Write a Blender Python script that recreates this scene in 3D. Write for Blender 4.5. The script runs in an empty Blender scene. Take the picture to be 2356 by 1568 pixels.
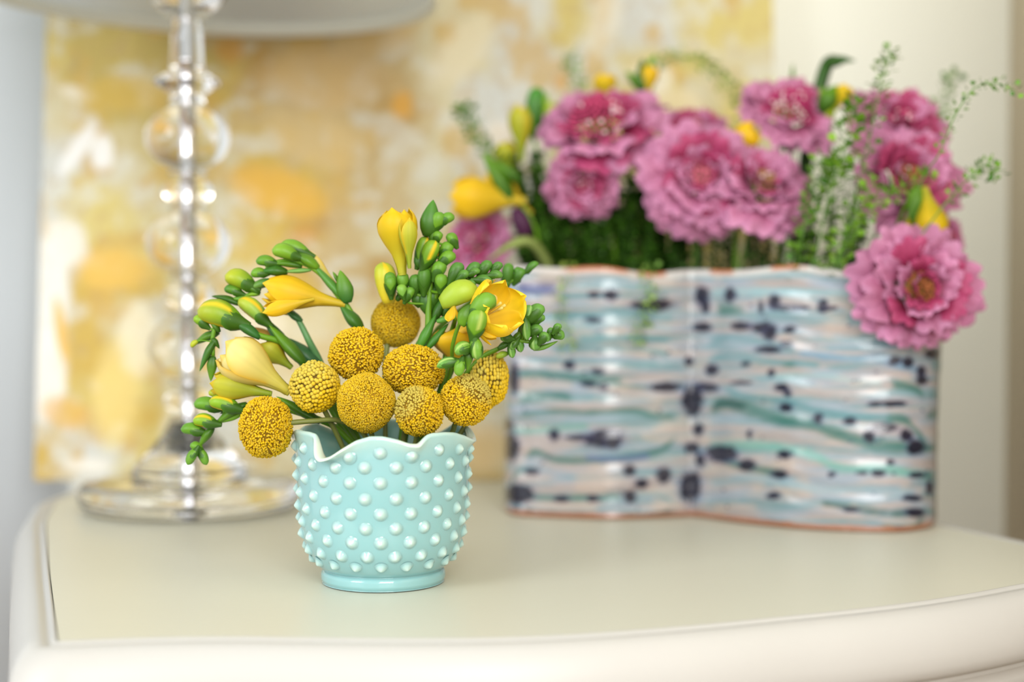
import bpy, math, random
import numpy as np
from mathutils import Vector, Matrix
random.seed(7)
rng = np.random.default_rng(7)
SC = bpy.context.scene
COL = SC.collection
R = math.radians

# ------------------------------------------------------------------ camera, light, exposure
TZ = 0.75                      # table top height
FPX = 3400.0                   # focal length in pixels of the 2356 px wide frame
PITCH = R(2.0)
CAM = np.array([0.0, 0.0, TZ + 0.1759])
FWD = np.array([0, math.cos(PITCH), -math.sin(PITCH)])
UPV = np.array([0, math.sin(PITCH), math.cos(PITCH)])
cd = bpy.data.cameras.new('camera'); cam = bpy.data.objects.new('camera', cd); COL.objects.link(cam)
cam.location = CAM; cam.rotation_euler = (R(90) - PITCH, 0, 0)
cd.sensor_width = 36; cd.lens = FPX / 2356 * 36; cd.clip_start = 0.02
cd.dof.use_dof = True; cd.dof.focus_distance = 0.868; cd.dof.aperture_fstop = 2.3
SC.camera = cam

w = bpy.data.worlds.new('world'); SC.world = w; w.use_nodes = True
bg = w.node_tree.nodes['Background']; bg.inputs[0].default_value = (1.0, 0.985, 0.955, 1); bg.inputs[1].default_value = 1.05

def area(name, loc, target, sx, sy, power, col):
    l = bpy.data.lights.new(name, 'AREA'); l.shape = 'RECTANGLE'; l.size = sx; l.size_y = sy
    l.energy = power; l.color = col
    o = bpy.data.objects.new(name, l); COL.objects.link(o); o.location = loc
    d = Vector(target) - Vector(loc); o.rotation_euler = d.to_track_quat('-Z', 'Y').to_euler()
    return o
area('window_daylight', (-1.6, -0.6, 1.7), (0, 1.0, 0.85), 0.9, 1.2, 26, (0.93, 0.97, 1.0))
area('wall_fill_light', (0.25, -0.75, 1.55), (0.3, 1.45, 1.0), 0.8, 1.1, 27, (1.0, 0.985, 0.95))  # added unseen fill that brightens the back wall; no such window known
SC.view_settings.view_transform = 'Standard'; SC.view_settings.look = 'None'
SC.view_settings.exposure = 0.13; SC.view_settings.gamma = 1.0; SC.view_settings.use_curve_mapping = False

# ------------------------------------------------------------------ helpers
def lin(c):
    c = np.asarray(c, float) / 255.0
    return np.where(c <= 0.04045, c / 12.92, ((c + 0.055) / 1.055) ** 2.4)
def P(px, py, d):
    "pixel of the 2356x1568 frame at camera depth d -> world point"
    return CAM + d * (FWD + (px - 1178) / FPX * np.array([1., 0, 0]) - (py - 784) / FPX * UPV)
ARR = [False]
def PA(px, py, d):
    'point of the planter arrangement: the planter stands turned, its left end further back'
    return P(px, py, d + (float(np.interp(px, [1160, 1400, 1600, 1800, 2150], [.07, .06, .055, .032, .005])) if ARR[0] else 0))
def ground(px, py, z=TZ):
    r = FWD + (px - 1178) / FPX * np.array([1., 0, 0]) - (py - 784) / FPX * UPV
    return CAM + r * ((z - CAM[2]) / r[2])
def atY(px, py, Y):
    r = FWD + (px - 1178) / FPX * np.array([1., 0, 0]) - (py - 784) / FPX * UPV
    return CAM + r * (Y / r[1])
def proj(v):
    q = v - CAM; d = q @ FWD
    return 1178 + q[..., 0] / d * FPX, 784 - (q @ UPV) / d * FPX
def Z1(x, y): return 400 + x / 2.376, 440 + y / 2.376
def Z2(x, y): return 820 + x / 2.704, 440 + y / 2.704

def mesh(name, V, F, cols=None, mat=None, smooth=True, uv=None):
    me = bpy.data.meshes.new(name)
    V = np.asarray(V, np.float32).reshape(-1, 3)
    if isinstance(F, np.ndarray):
        n, k = F.shape
        me.vertices.add(len(V)); me.vertices.foreach_set('co', V.ravel())
        me.loops.add(n * k); me.loops.foreach_set('vertex_index', F.astype(np.int32).ravel())
        me.polygons.add(n); me.polygons.foreach_set('loop_start', np.arange(0, n * k, k, dtype=np.int32))
        me.polygons.foreach_set('loop_total', np.full(n, k, np.int32))
        me.update(calc_edges=True)
    else:
        me.from_pydata(V.tolist(), [], [list(f) for f in F]); me.update()
    if cols is not None:
        a = me.color_attributes.new('Col', 'FLOAT_COLOR', 'POINT')
        c = np.ones((len(V), 4), np.float32); c[:, :3] = cols
        a.data.foreach_set('color', c.ravel())
    if smooth and len(me.polygons):
        me.polygons.foreach_set('use_smooth', np.ones(len(me.polygons), bool))
    if mat: me.materials.append(mat)
    return me
def ob(name, me, parent=None, loc=None):
    o = bpy.data.objects.new(name, me); COL.objects.link(o)
    if parent is not None:
        o.parent = parent
        o.matrix_parent_inverse = Matrix.Identity(4)
        o.location = -Vector(parent_loc(parent))
    if loc is not None: o.location = loc
    return o
def parent_loc(p):
    v = Vector((0, 0, 0))
    while p is not None:
        v += Vector(p.location); p = p.parent
    return v
def thing(name, label, cat, loc, group=None):
    o = bpy.data.objects.new(name, None); COL.objects.link(o); o.location = Vector(loc); o.empty_display_size = .01
    o['label'] = label; o['category'] = cat
    if group: o['group'] = group
    return o
class MB:
    def __init__(s): s.V = []; s.F = []; s.C = []; s.n = 0
    def add(s, V, F, C=None):
        V = np.asarray(V, float); F = np.asarray(F)
        s.V.append(V); s.F.append(F + s.n); s.n += len(V)
        c = np.empty((len(V), 3)); c[:] = (1, 1, 1) if C is None else C
        s.C.append(c)
    def mesh(s, name, mat, smooth=True):
        return mesh(name, np.concatenate(s.V), np.concatenate(s.F), np.concatenate(s.C), mat, smooth)
def gridF(nr, nc, closed):
    r = np.arange(nr - 1)[:, None]; c = np.arange(nc if closed else nc - 1)[None, :]
    c2 = (c + 1) % nc
    return np.stack(np.broadcast_arrays(r * nc + c, r * nc + c2, (r + 1) * nc + c2, (r + 1) * nc + c), -1).reshape(-1, 4)
def unit(v): v = np.asarray(v, float); return v / (np.linalg.norm(v) + 1e-12)
def frame(ax):
    a = unit(ax); h = np.array([0, 0, 1.]) if abs(a[2]) < .9 else np.array([0, 1., 0])
    x = unit(np.cross(h, a)); return x, np.cross(a, x), a
def catmull(pts, n=6):
    p = np.asarray(pts, float)
    if len(p) < 3: 
        t = np.linspace(0, 1, n + 1)[:, None]; return p[0] * (1 - t) + p[-1] * t
    q = np.vstack([2 * p[0] - p[1], p, 2 * p[-1] - p[-2]]); out = []
    for i in range(1, len(q) - 2):
        t = np.linspace(0, 1, n, endpoint=False)[:, None]
        a, b, c, d = q[i - 1], q[i], q[i + 1], q[i + 2]
        out.append(.5 * ((2 * b) + (-a + c) * t + (2 * a - 5 * b + 4 * c - d) * t ** 2 + (-a + 3 * b - 3 * c + d) * t ** 3))
    out.append(p[-1:]); return np.vstack(out)
def tube(pts, rad, seg=8, n=6):
    p = catmull(pts, n); k = len(p)
    rad = np.interp(np.linspace(0, 1, k), np.linspace(0, 1, len(rad)), rad) if hasattr(rad, '__len__') else np.full(k, rad)
    T = np.gradient(p, axis=0); T /= np.linalg.norm(T, axis=1)[:, None] + 1e-12
    x, _, _ = frame(T[0]); V = []
    th = np.linspace(0, 2 * np.pi, seg, endpoint=False)
    for i in range(k):
        x = unit(x - T[i] * (x @ T[i])); y = np.cross(T[i], x)
        V.append(p[i] + rad[i] * (np.cos(th)[:, None] * x + np.sin(th)[:, None] * y))
    V = np.vstack(V + [p[:1], p[-1:]]); F = gridF(k, seg, True)
    c0, c1 = k * seg, k * seg + 1; i = np.arange(seg); j = (i + 1) % seg
    F = np.vstack([F, np.stack([j, i, np.full(seg, c0), np.full(seg, c0)], 1), np.stack([(k - 1) * seg + i, (k - 1) * seg + j, np.full(seg, c1), np.full(seg, c1)], 1)])
    return V, F
def quads_to_mixed(F):
    return [tuple(dict.fromkeys(f)) for f in F.tolist()]
def lathe(prof, seg=48, cx=0, cy=0):
    "prof: list of (r, z); closed top/bottom when r==0"
    pr = np.asarray(prof, float); th = np.linspace(0, 2 * np.pi, seg, endpoint=False)
    V = np.stack([cx + pr[:, 0, None] * np.sin(th), cy - pr[:, 0, None] * np.cos(th), np.broadcast_to(pr[:, 1, None], (len(pr), seg))], -1).reshape(-1, 3)
    return V, gridF(len(pr), seg, True)
def smoothprof(pts, n=5): return catmull(np.asarray(pts, float), n)
def ico(sub):
    t = (1 + 5 ** .5) / 2
    v = [(-1, t, 0), (1, t, 0), (-1, -t, 0), (1, -t, 0), (0, -1, t), (0, 1, t), (0, -1, -t), (0, 1, -t), (t, 0, -1), (t, 0, 1), (-t, 0, -1), (-t, 0, 1)]
    f = [(0, 11, 5), (0, 5, 1), (0, 1, 7), (0, 7, 10), (0, 10, 11), (1, 5, 9), (5, 11, 4), (11, 10, 2), (10, 7, 6), (7, 1, 8), (3, 9, 4), (3, 4, 2), (3, 2, 6), (3, 6, 8), (3, 8, 9), (4, 9, 5), (2, 4, 11), (6, 2, 10), (8, 6, 7), (9, 8, 1)]
    v = [unit(x) for x in v]
    for _ in range(sub):
        m = {}; nf = []
        def mid(a, b):
            k = (min(a, b), max(a, b))
            if k not in m: m[k] = len(v); v.append(unit(v[a] + v[b]))
            return m[k]
        for a, b, c in f:
            ab, bc, ca = mid(a, b), mid(b, c), mid(c, a); nf += [(a, ab, ca), (b, bc, ab), (c, ca, bc), (ab, bc, ca)]
        f = nf
    return np.array(v), np.array(f)
ICO0, ICO1, ICO3 = ico(0), ico(1), ico(3)
def hash2(ix, iy, seed):
    h = (ix.astype(np.int64) * 374761393 + iy.astype(np.int64) * 668265263 + seed * 974634777) & 0x7fffffff
    h = ((h ^ (h >> 13)) * 1274126177) & 0x7fffffff
    return ((h ^ (h >> 16)) & 0xffff) / 65535.0
def vnoise(x, y, seed=0):
    ix, iy = np.floor(x), np.floor(y); fx, fy = x - ix, y - iy
    fx = fx * fx * (3 - 2 * fx); fy = fy * fy * (3 - 2 * fy)
    a, b, c, d = hash2(ix, iy, seed), hash2(ix + 1, iy, seed), hash2(ix, iy + 1, seed), hash2(ix + 1, iy + 1, seed)
    return (a * (1 - fx) + b * fx) * (1 - fy) + (c * (1 - fx) + d * fx) * fy
def fbm(x, y, seed=0, o=4):
    s = 0; a = .5
    for i in range(o): s = s + a * vnoise(x, y, seed + i); x = x * 2.03; y = y * 2.03; a *= .5
    return s / (1 - .5 ** o)

# ------------------------------------------------------------------ materials
def pmat(name, color=None, rough=.5, attr=False, sss=0, sssr=(.01, .01, .01), metal=0, trans=0, ior=1.45, coat=0, transl=0, bump=None, spec=.5, sheen=0, sscale=.05, var=0):
    m = bpy.data.materials.new(name); m.use_nodes = True; nt = m.node_tree; b = nt.nodes['Principled BSDF']
    if color is not None: b.inputs['Base Color'].default_value = (*lin(color), 1)
    b.inputs['Roughness'].default_value = rough; b.inputs['Metallic'].default_value = metal
    b.inputs['IOR'].default_value = ior; b.inputs['Transmission Weight'].default_value = trans
    b.inputs['Coat Weight'].default_value = coat; b.inputs['Coat Roughness'].default_value = .06
    b.inputs['Specular IOR Level'].default_value = spec
    b.inputs['Subsurface Weight'].default_value = sss; b.inputs['Subsurface Radius'].default_value = sssr; b.inputs['Subsurface Scale'].default_value = sscale
    src = None
    if attr:
        a = nt.nodes.new('ShaderNodeAttribute'); a.attribute_name = 'Col'; src = a.outputs['Color']
    else:
        rgb = nt.nodes.new('ShaderNodeRGB'); rgb.outputs[0].default_value = (*lin(color), 1); src = rgb.outputs[0]
    if var:
        tc = nt.nodes.new('ShaderNodeTexCoord'); nz = nt.nodes.new('ShaderNodeTexNoise'); nz.inputs['Scale'].default_value = var[0]; nz.inputs['Detail'].default_value = 4
        nt.links.new(tc.outputs['Object'], nz.inputs['Vector'])
        mr = nt.nodes.new('ShaderNodeMapRange'); mr.inputs['To Min'].default_value = 1 - var[1]; mr.inputs['To Max'].default_value = 1 + var[1]
        nt.links.new(nz.outputs['Fac'], mr.inputs['Value'])
        vm = nt.nodes.new('ShaderNodeVectorMath'); vm.operation = 'SCALE'; nt.links.new(src, vm.inputs[0]); nt.links.new(mr.outputs[0], vm.inputs['Scale'])
        src = vm.outputs[0]
    nt.links.new(src, b.inputs['Base Color'])
    if bump:
        nz = nt.nodes.new('ShaderNodeTexNoise'); nz.inputs['Scale'].default_value = bump[0]; nz.inputs['Detail'].default_value = 5
        tc = nt.nodes.new('ShaderNodeTexCoord'); nt.links.new(tc.outputs['Object'], nz.inputs['Vector'])
        bp = nt.nodes.new('ShaderNodeBump'); bp.inputs['Strength'].default_value = bump[1]; bp.inputs['Distance'].default_value = bump[2]
        nt.links.new(nz.outputs['Fac'], bp.inputs['Height']); nt.links.new(bp.outputs[0], b.inputs['Normal'])
    if transl:
        tr = nt.nodes.new('ShaderNodeBsdfTranslucent'); mx = nt.nodes.new('ShaderNodeMixShader'); mx.inputs[0].default_value = transl
        nt.links.new(src, tr.inputs[0]); out = nt.nodes['Material Output']
        nt.links.new(b.outputs[0], mx.inputs[1]); nt.links.new(tr.outputs[0], mx.inputs[2]); nt.links.new(mx.outputs[0], out.inputs[0])
    return m
M = dict(
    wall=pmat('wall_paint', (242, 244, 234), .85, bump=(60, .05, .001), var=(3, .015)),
    wall_daylit=pmat('wall_paint_daylit', (222, 231, 240), .85, bump=(60, .05, .001), var=(3, .015)),  # same wall paint, with cool daylight put into the base colour
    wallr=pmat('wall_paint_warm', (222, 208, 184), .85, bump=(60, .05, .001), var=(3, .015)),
    floor=pmat('floor_boards', (170, 140, 105), .5, var=(6, .1)),
    table=pmat('painted_wood', (200, 199, 184), .38, bump=(220, .04, .0006), spec=.4, var=(14, .012)),
    mould=pmat('painted_wood_edge', (182, 181, 178), .38, bump=(160, .06, .0006), spec=.4, var=(14, .012)),
    canvas=pmat('painted_canvas', None, .75, attr=True, bump=(90, .25, .002)),
    canvas_side=pmat('canvas_side', (222, 216, 196), .85, var=(20, .03)),
    glaze=pmat('glaze', None, .22, attr=True, coat=.35, bump=(55, .35, .0035)),
    clay=pmat('inner_clay', (150, 130, 118), .6, var=(30, .08)),
    milk=pmat('milk_glass', None, .09, attr=True, sss=.35, sssr=(.4, .9, 1.0), sscale=.004, coat=.35, ior=1.5),
    crystal=pmat('crystal', (250, 250, 250), .01, trans=1, ior=1.47),
    chrome=pmat('chrome', (225, 224, 228), .12, metal=1, var=(30, .03)),
    shade=pmat('shade_fabric', (242, 245, 247), .9, transl=.62, bump=(900, .2, .0004)),
    hem=pmat('shade_hem', (247, 246, 238), .9, transl=.5, bump=(900, .2, .0004)),
    plant=pmat('plant', None, .42, attr=True, transl=.12, spec=.4, var=(180, .12)),
    petal=pmat('petal', None, .45, attr=True, transl=.3, spec=.3, var=(90, .05)),
    floret=pmat('floret', None, .75, attr=True, spec=.2, transl=.08),
    foam=pmat('floral_foam', (44, 66, 34), .9, bump=(200, .6, .002)),
)

# ------------------------------------------------------------------ setting
def box(x0, x1, y0, y1, z0, z1):
    V = np.array([[x, y, z] for x in (x0, x1) for y in (y0, y1) for z in (z0, z1)], float)
    F = np.array([[0, 1, 3, 2], [4, 6, 7, 5], [0, 4, 5, 1], [2, 3, 7, 6], [0, 2, 6, 4], [1, 5, 7, 3]]); return V, F
def struct(name, b, mat):
    o = ob(name, mesh(name, *box(*b), None, mat, False)); o['kind'] = 'structure'; return o
YW = 1.47
struct('floor', (-3, 3, -2.5, YW + .3, -.05, 0), M['floor'])
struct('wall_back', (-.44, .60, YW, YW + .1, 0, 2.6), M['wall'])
struct('wall_back_left', (-2.2, -.44, YW + .004, YW + .1, 0, 2.6), M['wall_daylit'])  # left stretch of the back wall, bluish daylight painted into its colour
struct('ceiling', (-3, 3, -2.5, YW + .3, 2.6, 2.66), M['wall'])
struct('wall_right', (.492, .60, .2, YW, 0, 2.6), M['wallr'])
b = struct('baseboard_back', (-2.2, .492, YW - .015, YW, 0, .12), M['mould'])

# ------------------------------------------------------------------ table
inner_px = [(135, 1474), (330, 1466), (520, 1463), (700, 1465), (880, 1467), (1100, 1466), (1300, 1459), (1500, 1445), (1650, 1432), (1800, 1417), (1950, 1402), (2100, 1384), (2230, 1364), (2356, 1341)]
inner = [ground(*p)[:2] for p in inner_px]
inner += [np.array(p) for p in [(.352, .905), (.366, .95), (.362, .99), (.345, 1.035), (.328, 1.075), (.305, 1.125), (.285, 1.18), (.265, 1.25), (.255, 1.33), (.24, 1.372), (.0, 1.375), (-.25, 1.375), (-.34, 1.35), (-.368, 1.30), (-.378, 1.22)]]
inner += [ground(108, 1195)[:2], ground(110, 1250)[:2], ground(116, 1320)[:2], ground(126, 1400)[:2]]
front, rest = catmull(np.array(inner[:len(inner_px) + 15]), 5), catmull(np.array([inner[-5], inner[-4], inner[-3], inner[-2], inner[-1], inner[0]]), 5)[5:-1]
out2 = np.vstack([front, rest])
# outward normals (counter-clockwise loop)
nx = np.roll(out2, -1, 0) - out2; pv = out2 - np.roll(out2, 1, 0)
nx /= np.linalg.norm(nx, axis=1)[:, None]; pv /= np.linalg.norm(pv, axis=1)[:, None]
n1 = np.stack([nx[:, 1], -nx[:, 0]], 1); n2 = np.stack([pv[:, 1], -pv[:, 0]], 1)
nn = n1 + n2; nn /= np.linalg.norm(nn, axis=1)[:, None]; nn /= np.maximum((nn * n1).sum(1), .5)[:, None]
def sweep(prof):
    V = np.array([[*(out2[i] + nn[i] * o_), TZ + z_] for o_, z_ in prof for i in range(len(out2))])
    return V, gridF(len(prof), len(out2), True)
table = thing('console_table', 'cream painted wooden table with a bowed front and moulded edge', 'table', (0, 1.1, 0))
k = len(out2)
capV = np.vstack([np.column_stack([out2, np.full(k, TZ)]), [[0, 1.2, TZ]]])
capF = np.array([[i, (i + 1) % k, k] for i in range(k)])
lowV = np.column_stack([out2, np.full(k, TZ - .02)])
V = np.vstack([capV, lowV]); F = [tuple(f) for f in capF] + [(i, k + 1 + i, k + 1 + (i + 1) % k, (i + 1) % k) for i in range(k)] 
ob('tabletop', mesh('tabletop', V, F, None, M['table'], False), table)
mp_ = [(.0004, -.012), (.0004, -.0006), (.0010, .0002), (.0022, .0003), (.0036, -.0008), (.0048, -.0016), (.0062, -.0012), (.009, -.0004), (.013, -.0006), (.018, -.0032), (.0225, -.008), (.0255, -.014), (.0268, -.021), (.0262, -.027), (.024, -.031), (.021, -.0335), (.019, -.034), (.0185, -.0345), (.0185, -.0365), (.0175, -.037), (.017, -.042), (.0155, -.047), (.012, -.051), (.009, -.0525), (.0085, -.0535), (-.01, -.0535), (-.01, -.012)]
mp = [(o_ * .90, z_ * 1.18) for o_, z_ in mp_]
ob('edge_moulding', mesh('edge_moulding', *sweep(mp), None, M['mould']), table)
ap = [(-.004, -.062), (-.004, -.17), (-.02, -.17), (-.02, -.062)]
ob('apron', mesh('apron', *sweep(ap), None, M['mould'], False), table)
for lx, ly in ((-.20, .79), (.27, .96), (-.31, 1.29), (.20, 1.31)):
    V, F = lathe(smoothprof([(.0, TZ - .16), (.022, TZ - .16), (.024, TZ - .2), (.019, TZ - .24), (.021, TZ - .3), (.014, .2), (.011, .06), (.017, .04), (.015, .0), (0, 0)], 4), 20, lx, ly)
    ob('leg', mesh('leg', V, F, None, M['mould']), table)

# ------------------------------------------------------------------ painting
YP = 1.352; PH = .80; lean = math.atan((YW - .024 - YP) / PH)
xl, xr = (72 - 1178) / FPX * YP / 1.0 * .998, (1783 - 1178) / FPX * (YP + .03)
nu, nv = 420, 300
u = np.linspace(0, 1, nu); v = np.linspace(0, 1, nv); U, Vv = np.meshgrid(u, v)
ry = np.sin(lean); rz = np.cos(lean)
rough = (fbm(U * 40, Vv * 34, 5) - .5) * .0016
PV = np.stack([xl + (xr - xl) * U, YP + Vv * PH * ry - rough * rz, TZ + .001 + Vv * PH * rz], -1)
px, py = proj(PV)
pal = {'W': (216, 214, 206), 'C': (218, 205, 168), 'Y': (220, 200, 126), 'G': (210, 176, 88), 'O': (192, 152, 82), 'T': (204, 178, 128), 'L': (198, 174, 98)}
rows = ["LLLLTTTTTCCWYWWYY", "YLLLLOTTTCCWWCYYCY", "CGLLGTTTOCWWCYYCY", "WWCLCGTTTCWWYYYYY", "WYCYCGGTTCCWCCYYY", "WYYCYGOTCYCWCCYYY",
        "WGGYCCGTOCCCWCYYC", "WGCWCCCYCTCCWCCYC", "WGYCCCTCCYCCCCYCC", "WYGYWCCCCYCWCCCYC", "GWYYWCCTTTTCCCCCC"]
G = np.array([[lin(pal[c]) for c in r[:17]] for r in rows])
wx = px + 130 * (fbm(px / 90, py / 120, 11) - .5) + 60 * (fbm(px / 26, py / 30, 12) - .5); wy = py + 150 * (fbm(px / 110, py / 90, 21) - .5) + 60 * (fbm(px / 24, py / 30, 22) - .5)
gx = np.clip((wx - 100) / 100, 0, 15.999); gy = np.clip((wy - 50) / 100, 0, 9.999)
ix, iy = gx.astype(int), gy.astype(int); fx, fy = gx - ix, gy - iy
fx = np.clip((fx - .5) * 1.5 + .5, 0, 1); fy = np.clip((fy - .5) * 1.5 + .5, 0, 1)
fx, fy = fx[..., None], fy[..., None]
pc = (G[iy, ix] * (1 - fx) + G[iy, ix + 1] * fx) * (1 - fy) + (G[iy + 1, ix] * (1 - fx) + G[iy + 1, ix + 1] * fx) * fy
def blend(base, m, c): return base * (1 - m[..., None]) + lin(c) * m[..., None]
n1_ = fbm(px / 70 + 3, py / 55, 31, 5); n2_ = fbm(px / 60, py / 80 + 7, 41, 5); n3_ = fbm(px / 16, py / 20, 51, 3)
pc = blend(pc, np.clip((n1_ - .56) * 6, 0, .6), (226, 222, 208)); pc = blend(pc, np.clip((n2_ - .58) * 7, 0, .65), (212, 172, 88))
pc = blend(pc, np.clip((n3_ - .62) * 5, 0, .4), (196, 166, 116)); pc = pc * np.array([.96, 1.0, 1.02]) * (0.74 + .08 * fbm(px / 8, py / 8, 61, 2))[..., None]
def spot(pc, x, y, rx, ry_, c, a, rot=0):
    dx, dy = px - x, py - y; c_, s_ = math.cos(rot), math.sin(rot)
    q = ((dx * c_ + dy * s_) / rx) ** 2 + ((-dx * s_ + dy * c_) / ry_) ** 2 + .5 * (n3_ - .5)
    return blend(pc, np.clip(1.6 - q * 1.3, 0, 1) * a, c)
for s in [(180, 340, 22, 80, (222, 222, 220), .9, .6), (236, 352, 28, 45, (222, 222, 220), .9, 0), (178, 215, 45, 16, (214, 208, 190), .8, .3), (290, 215, 110, 45, (190, 160, 72), .7, 0), (105, 680, 55, 170, (220, 219, 212), .85, .1), (112, 860, 45, 110, (222, 220, 212), .85, .1), (150, 560, 50, 60, (218, 216, 208), .8, 0),
          (140, 760, 14, 80, (214, 168, 66), .85, -.15), (265, 620, 90, 50, (212, 174, 84), .8, 0), (640, 440, 120, 55, (208, 162, 62), .75, .3), (700, 540, 30, 22, (186, 138, 60), .7, 0), (530, 115, 40, 30, (186, 140, 66), .8, 0), (925, 240, 26, 34, (204, 152, 62), .8, 0), (1290, 190, 22, 22, (196, 150, 74), .7, 0),
          (1500, 180, 50, 45, (226, 220, 204), .7, 0), (1390, 50, 38, 90, (220, 212, 188), .5, .3), (1060, 120, 50, 110, (216, 206, 178), .45, .7), (1180, 330, 90, 60, (216, 212, 204), .7, 0), (150, 950, 60, 40, (206, 160, 78), .6, .4), (200, 1070, 60, 18, (222, 218, 208), .7, 0), (270, 900, 60, 130, (220, 198, 124), .7, .1), (320, 780, 50, 90, (222, 214, 186), .7, 0),
          (860, 890, 300, 200, (216, 200, 160), .5, 0), (1120, 1030, 60, 60, (206, 178, 128), .7, 0), (720, 320, 130, 60, (204, 178, 124), .5, .4), (600, 760, 70, 60, (222, 212, 188), .6, 0), (860, 60, 100, 70, (198, 172, 124), .7, 0), (750, 180, 160, 80, (196, 168, 120), .7, 0), (1560, 260, 70, 60, (222, 206, 170), .6, 0), (430, 1000, 60, 120, (218, 210, 190), .5, 0)]:
    pc = spot(pc, *s)
painting = thing('painting', 'unframed abstract canvas in yellow, ochre and white leaning behind the lamp', 'painting', (0, YP, TZ))
Fp = gridF(nv, nu, False)
ob('painted_face', mesh('painted_face', PV.reshape(-1, 3), Fp, pc.reshape(-1, 3), M['canvas']), painting)
c4 = []
for (uu, vv) in ((0, 0), (1, 0), (1, 1), (0, 1)):
    for dd in (.0014, .022):
        c4.append([xl + (xr - xl) * uu, YP + vv * PH * ry + dd * rz, TZ + .001 + vv * PH * rz - dd * ry + dd * ry])
c4 = np.array(c4)
ob('canvas_frame', mesh('canvas_frame', c4, np.array([[0, 1, 3, 2], [2, 3, 5, 4], [4, 5, 7, 6], [6, 7, 1, 0], [1, 7, 5, 3], [0, 2, 4, 6]]), None, M['canvas_side'], False), painting)

# ------------------------------------------------------------------ lamp
LY = 1.185; lc = atY(438, 1165, LY); LX = lc[0]
sl = LY / FPX
def lz(py): return atY(438, py, LY)[2]
lamp = thing('table_lamp', 'crystal column lamp with chrome rod, round glass foot and pale drum shade', 'lamp', (LX, LY, TZ))
def lpart(name, prof, mat, seg=64, label=None, sm=0):
    prof = [(max(r_, 0) * sl, z_) for r_, z_ in prof]
    if sm: prof = smoothprof(prof, sm)
    V, F = lathe(prof, seg, LX, LY); o = ob(name, mesh(name, V, F, None, mat), lamp)
    if label: o['label'] = label
    return o
z = lz
t0 = TZ + .002
lpart('foot_disc', [(0, t0), (236, t0), (248, t0 + .004), (252, t0 + .010), (250, t0 + .016), (240, t0 + .020), (200, t0 + .0215), (140, t0 + .022), (0, t0 + .022)], M['crystal'], 96, 'thick clear glass disc')
lpart('bell_foot', [(0, t0 + .0222), (128, t0 + .0222), (134, t0 + .026), (130, t0 + .031), (112, t0 + .038), (88, t0 + .047), (62, t0 + .058), (48, t0 + .068), (42, z(1040)), (0, z(1040))], M['crystal'], 64, 'flared clear glass bell above the foot', 0)
def ball(yc, rx, ry_): return [(rx * math.cos(a), z(yc) + ry_ * sl * math.sin(a)) for a in np.linspace(-math.pi / 2, math.pi / 2, 21)]
def ringp(yc, r_, hh): 
    return [(0, z(yc) - hh * sl)] + [(r_ - hh * .6 + hh * .6 * math.cos(a), z(yc) + hh * sl * math.sin(a)) for a in np.linspace(-math.pi / 2, math.pi / 2, 9)] + [(0, z(yc) + hh * sl)]
lpart('glass_collar', ringp(1028, 74, 11), M['crystal'])
for yc, r_ in ((318, 97), (560, 97), (798, 94)): lpart('glass_ball', ball(yc, r_, 76), M['crystal'], 64, None)
for yc, r_ in ((440, 60), (680, 58), (920, 60)): lpart('small_glass_ball', ball(yc, r_, 34), M['crystal'], 48)
for yc in (399, 478, 641, 717, 879, 959): lpart('glass_ring', ringp(yc, 44, 4.6), M['crystal'], 48)
lpart('glass_neck', [(0, z(1012)), (40, z(1012)), (34, z(990)), (40, z(968)), (0, z(968))], M['crystal'], 48)
lpart('glass_neck', [(0, z(239)), (44, z(239)), (36, z(228)), (40, z(218)), (52, z(208)), (76, z(193)), (76, z(187)), (62, z(180)), (42, z(165)), (38, z(140)), (34, z(80)), (36, z(45)), (0, z(45))], M['crystal'], 64, 'flared glass collar below the shade')
lpart('glass_cup', [(0, z(42)), (38, z(42)), (56, z(28)), (80, z(5)), (92, z(-14)), (94, z(-20)), (0, z(-20))], M['crystal'], 64)
rodp = []
ys = [1232, 1216, 1215, 1150, 1149, 1128, 1127, 1040, 1036, 1020, 1016, 960, 956, 950, 880, 876, 870, 722, 718, 712, 645, 640, 632, 486, 480, 474, 405, 400, 394, 242, 236, 226, 150, 146, 138, -200]
rs = [25, 25, 9, 9, 26, 26, 15, 15, 17, 17, 13, 13, 16, 13, 13, 16, 13, 13, 16, 13, 13, 16, 13, 13, 16, 13, 13, 16, 13, 13, 17, 13, 13, 16, 13, 13]
rodp = [(0, z(ys[0]))] + [(a, z(b_)) for a, b_ in zip(rs, ys)] + [(0, z(ys[-1]))]
rodp = [(a, max(b_, TZ + .0008)) for a, b_ in rodp]
lpart('rod', rodp, M['chrome'], 32, 'polished chrome rod seen through the glass')
# shade
SR = .188; zb = atY(1178, 87, LY + SR)[2]
SCX = LX + .010; tilt = .030
def shadeV(prof, seg=128):
    V, F = lathe(prof, seg, 0, 0)
    x_, z_ = V[:, 0].copy(), V[:, 2] - zb
    V[:, 0] = SCX + x_ * math.cos(tilt) + z_ * math.sin(tilt); V[:, 2] = zb + z_ * math.cos(tilt) - x_ * math.sin(tilt); V[:, 1] += LY
    return V, F
zb += .002
SH = .24; TR = SR * .84
o = ob('lamp_shade', mesh('lamp_shade', *shadeV([(SR, zb), (TR, zb + SH), (TR - .0012, zb + SH), (SR - .0012, zb), (SR, zb)]), None, M['shade']), lamp); o['label'] = 'pale grey white fabric drum shade'
o = ob('shade_hem', mesh('shade_hem', *shadeV([(SR + .0008, zb - .0004), (SR - .0001 - .0105 * .16 * .8 + .0008, zb + .011), (SR - .0050, zb + .0115), (SR - .0020, zb - .0004), (SR + .0008, zb - .0004)]), None, M['hem']), lamp); o['label'] = 'cream tape hem inside the shade rim'
sp = MB()
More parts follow.
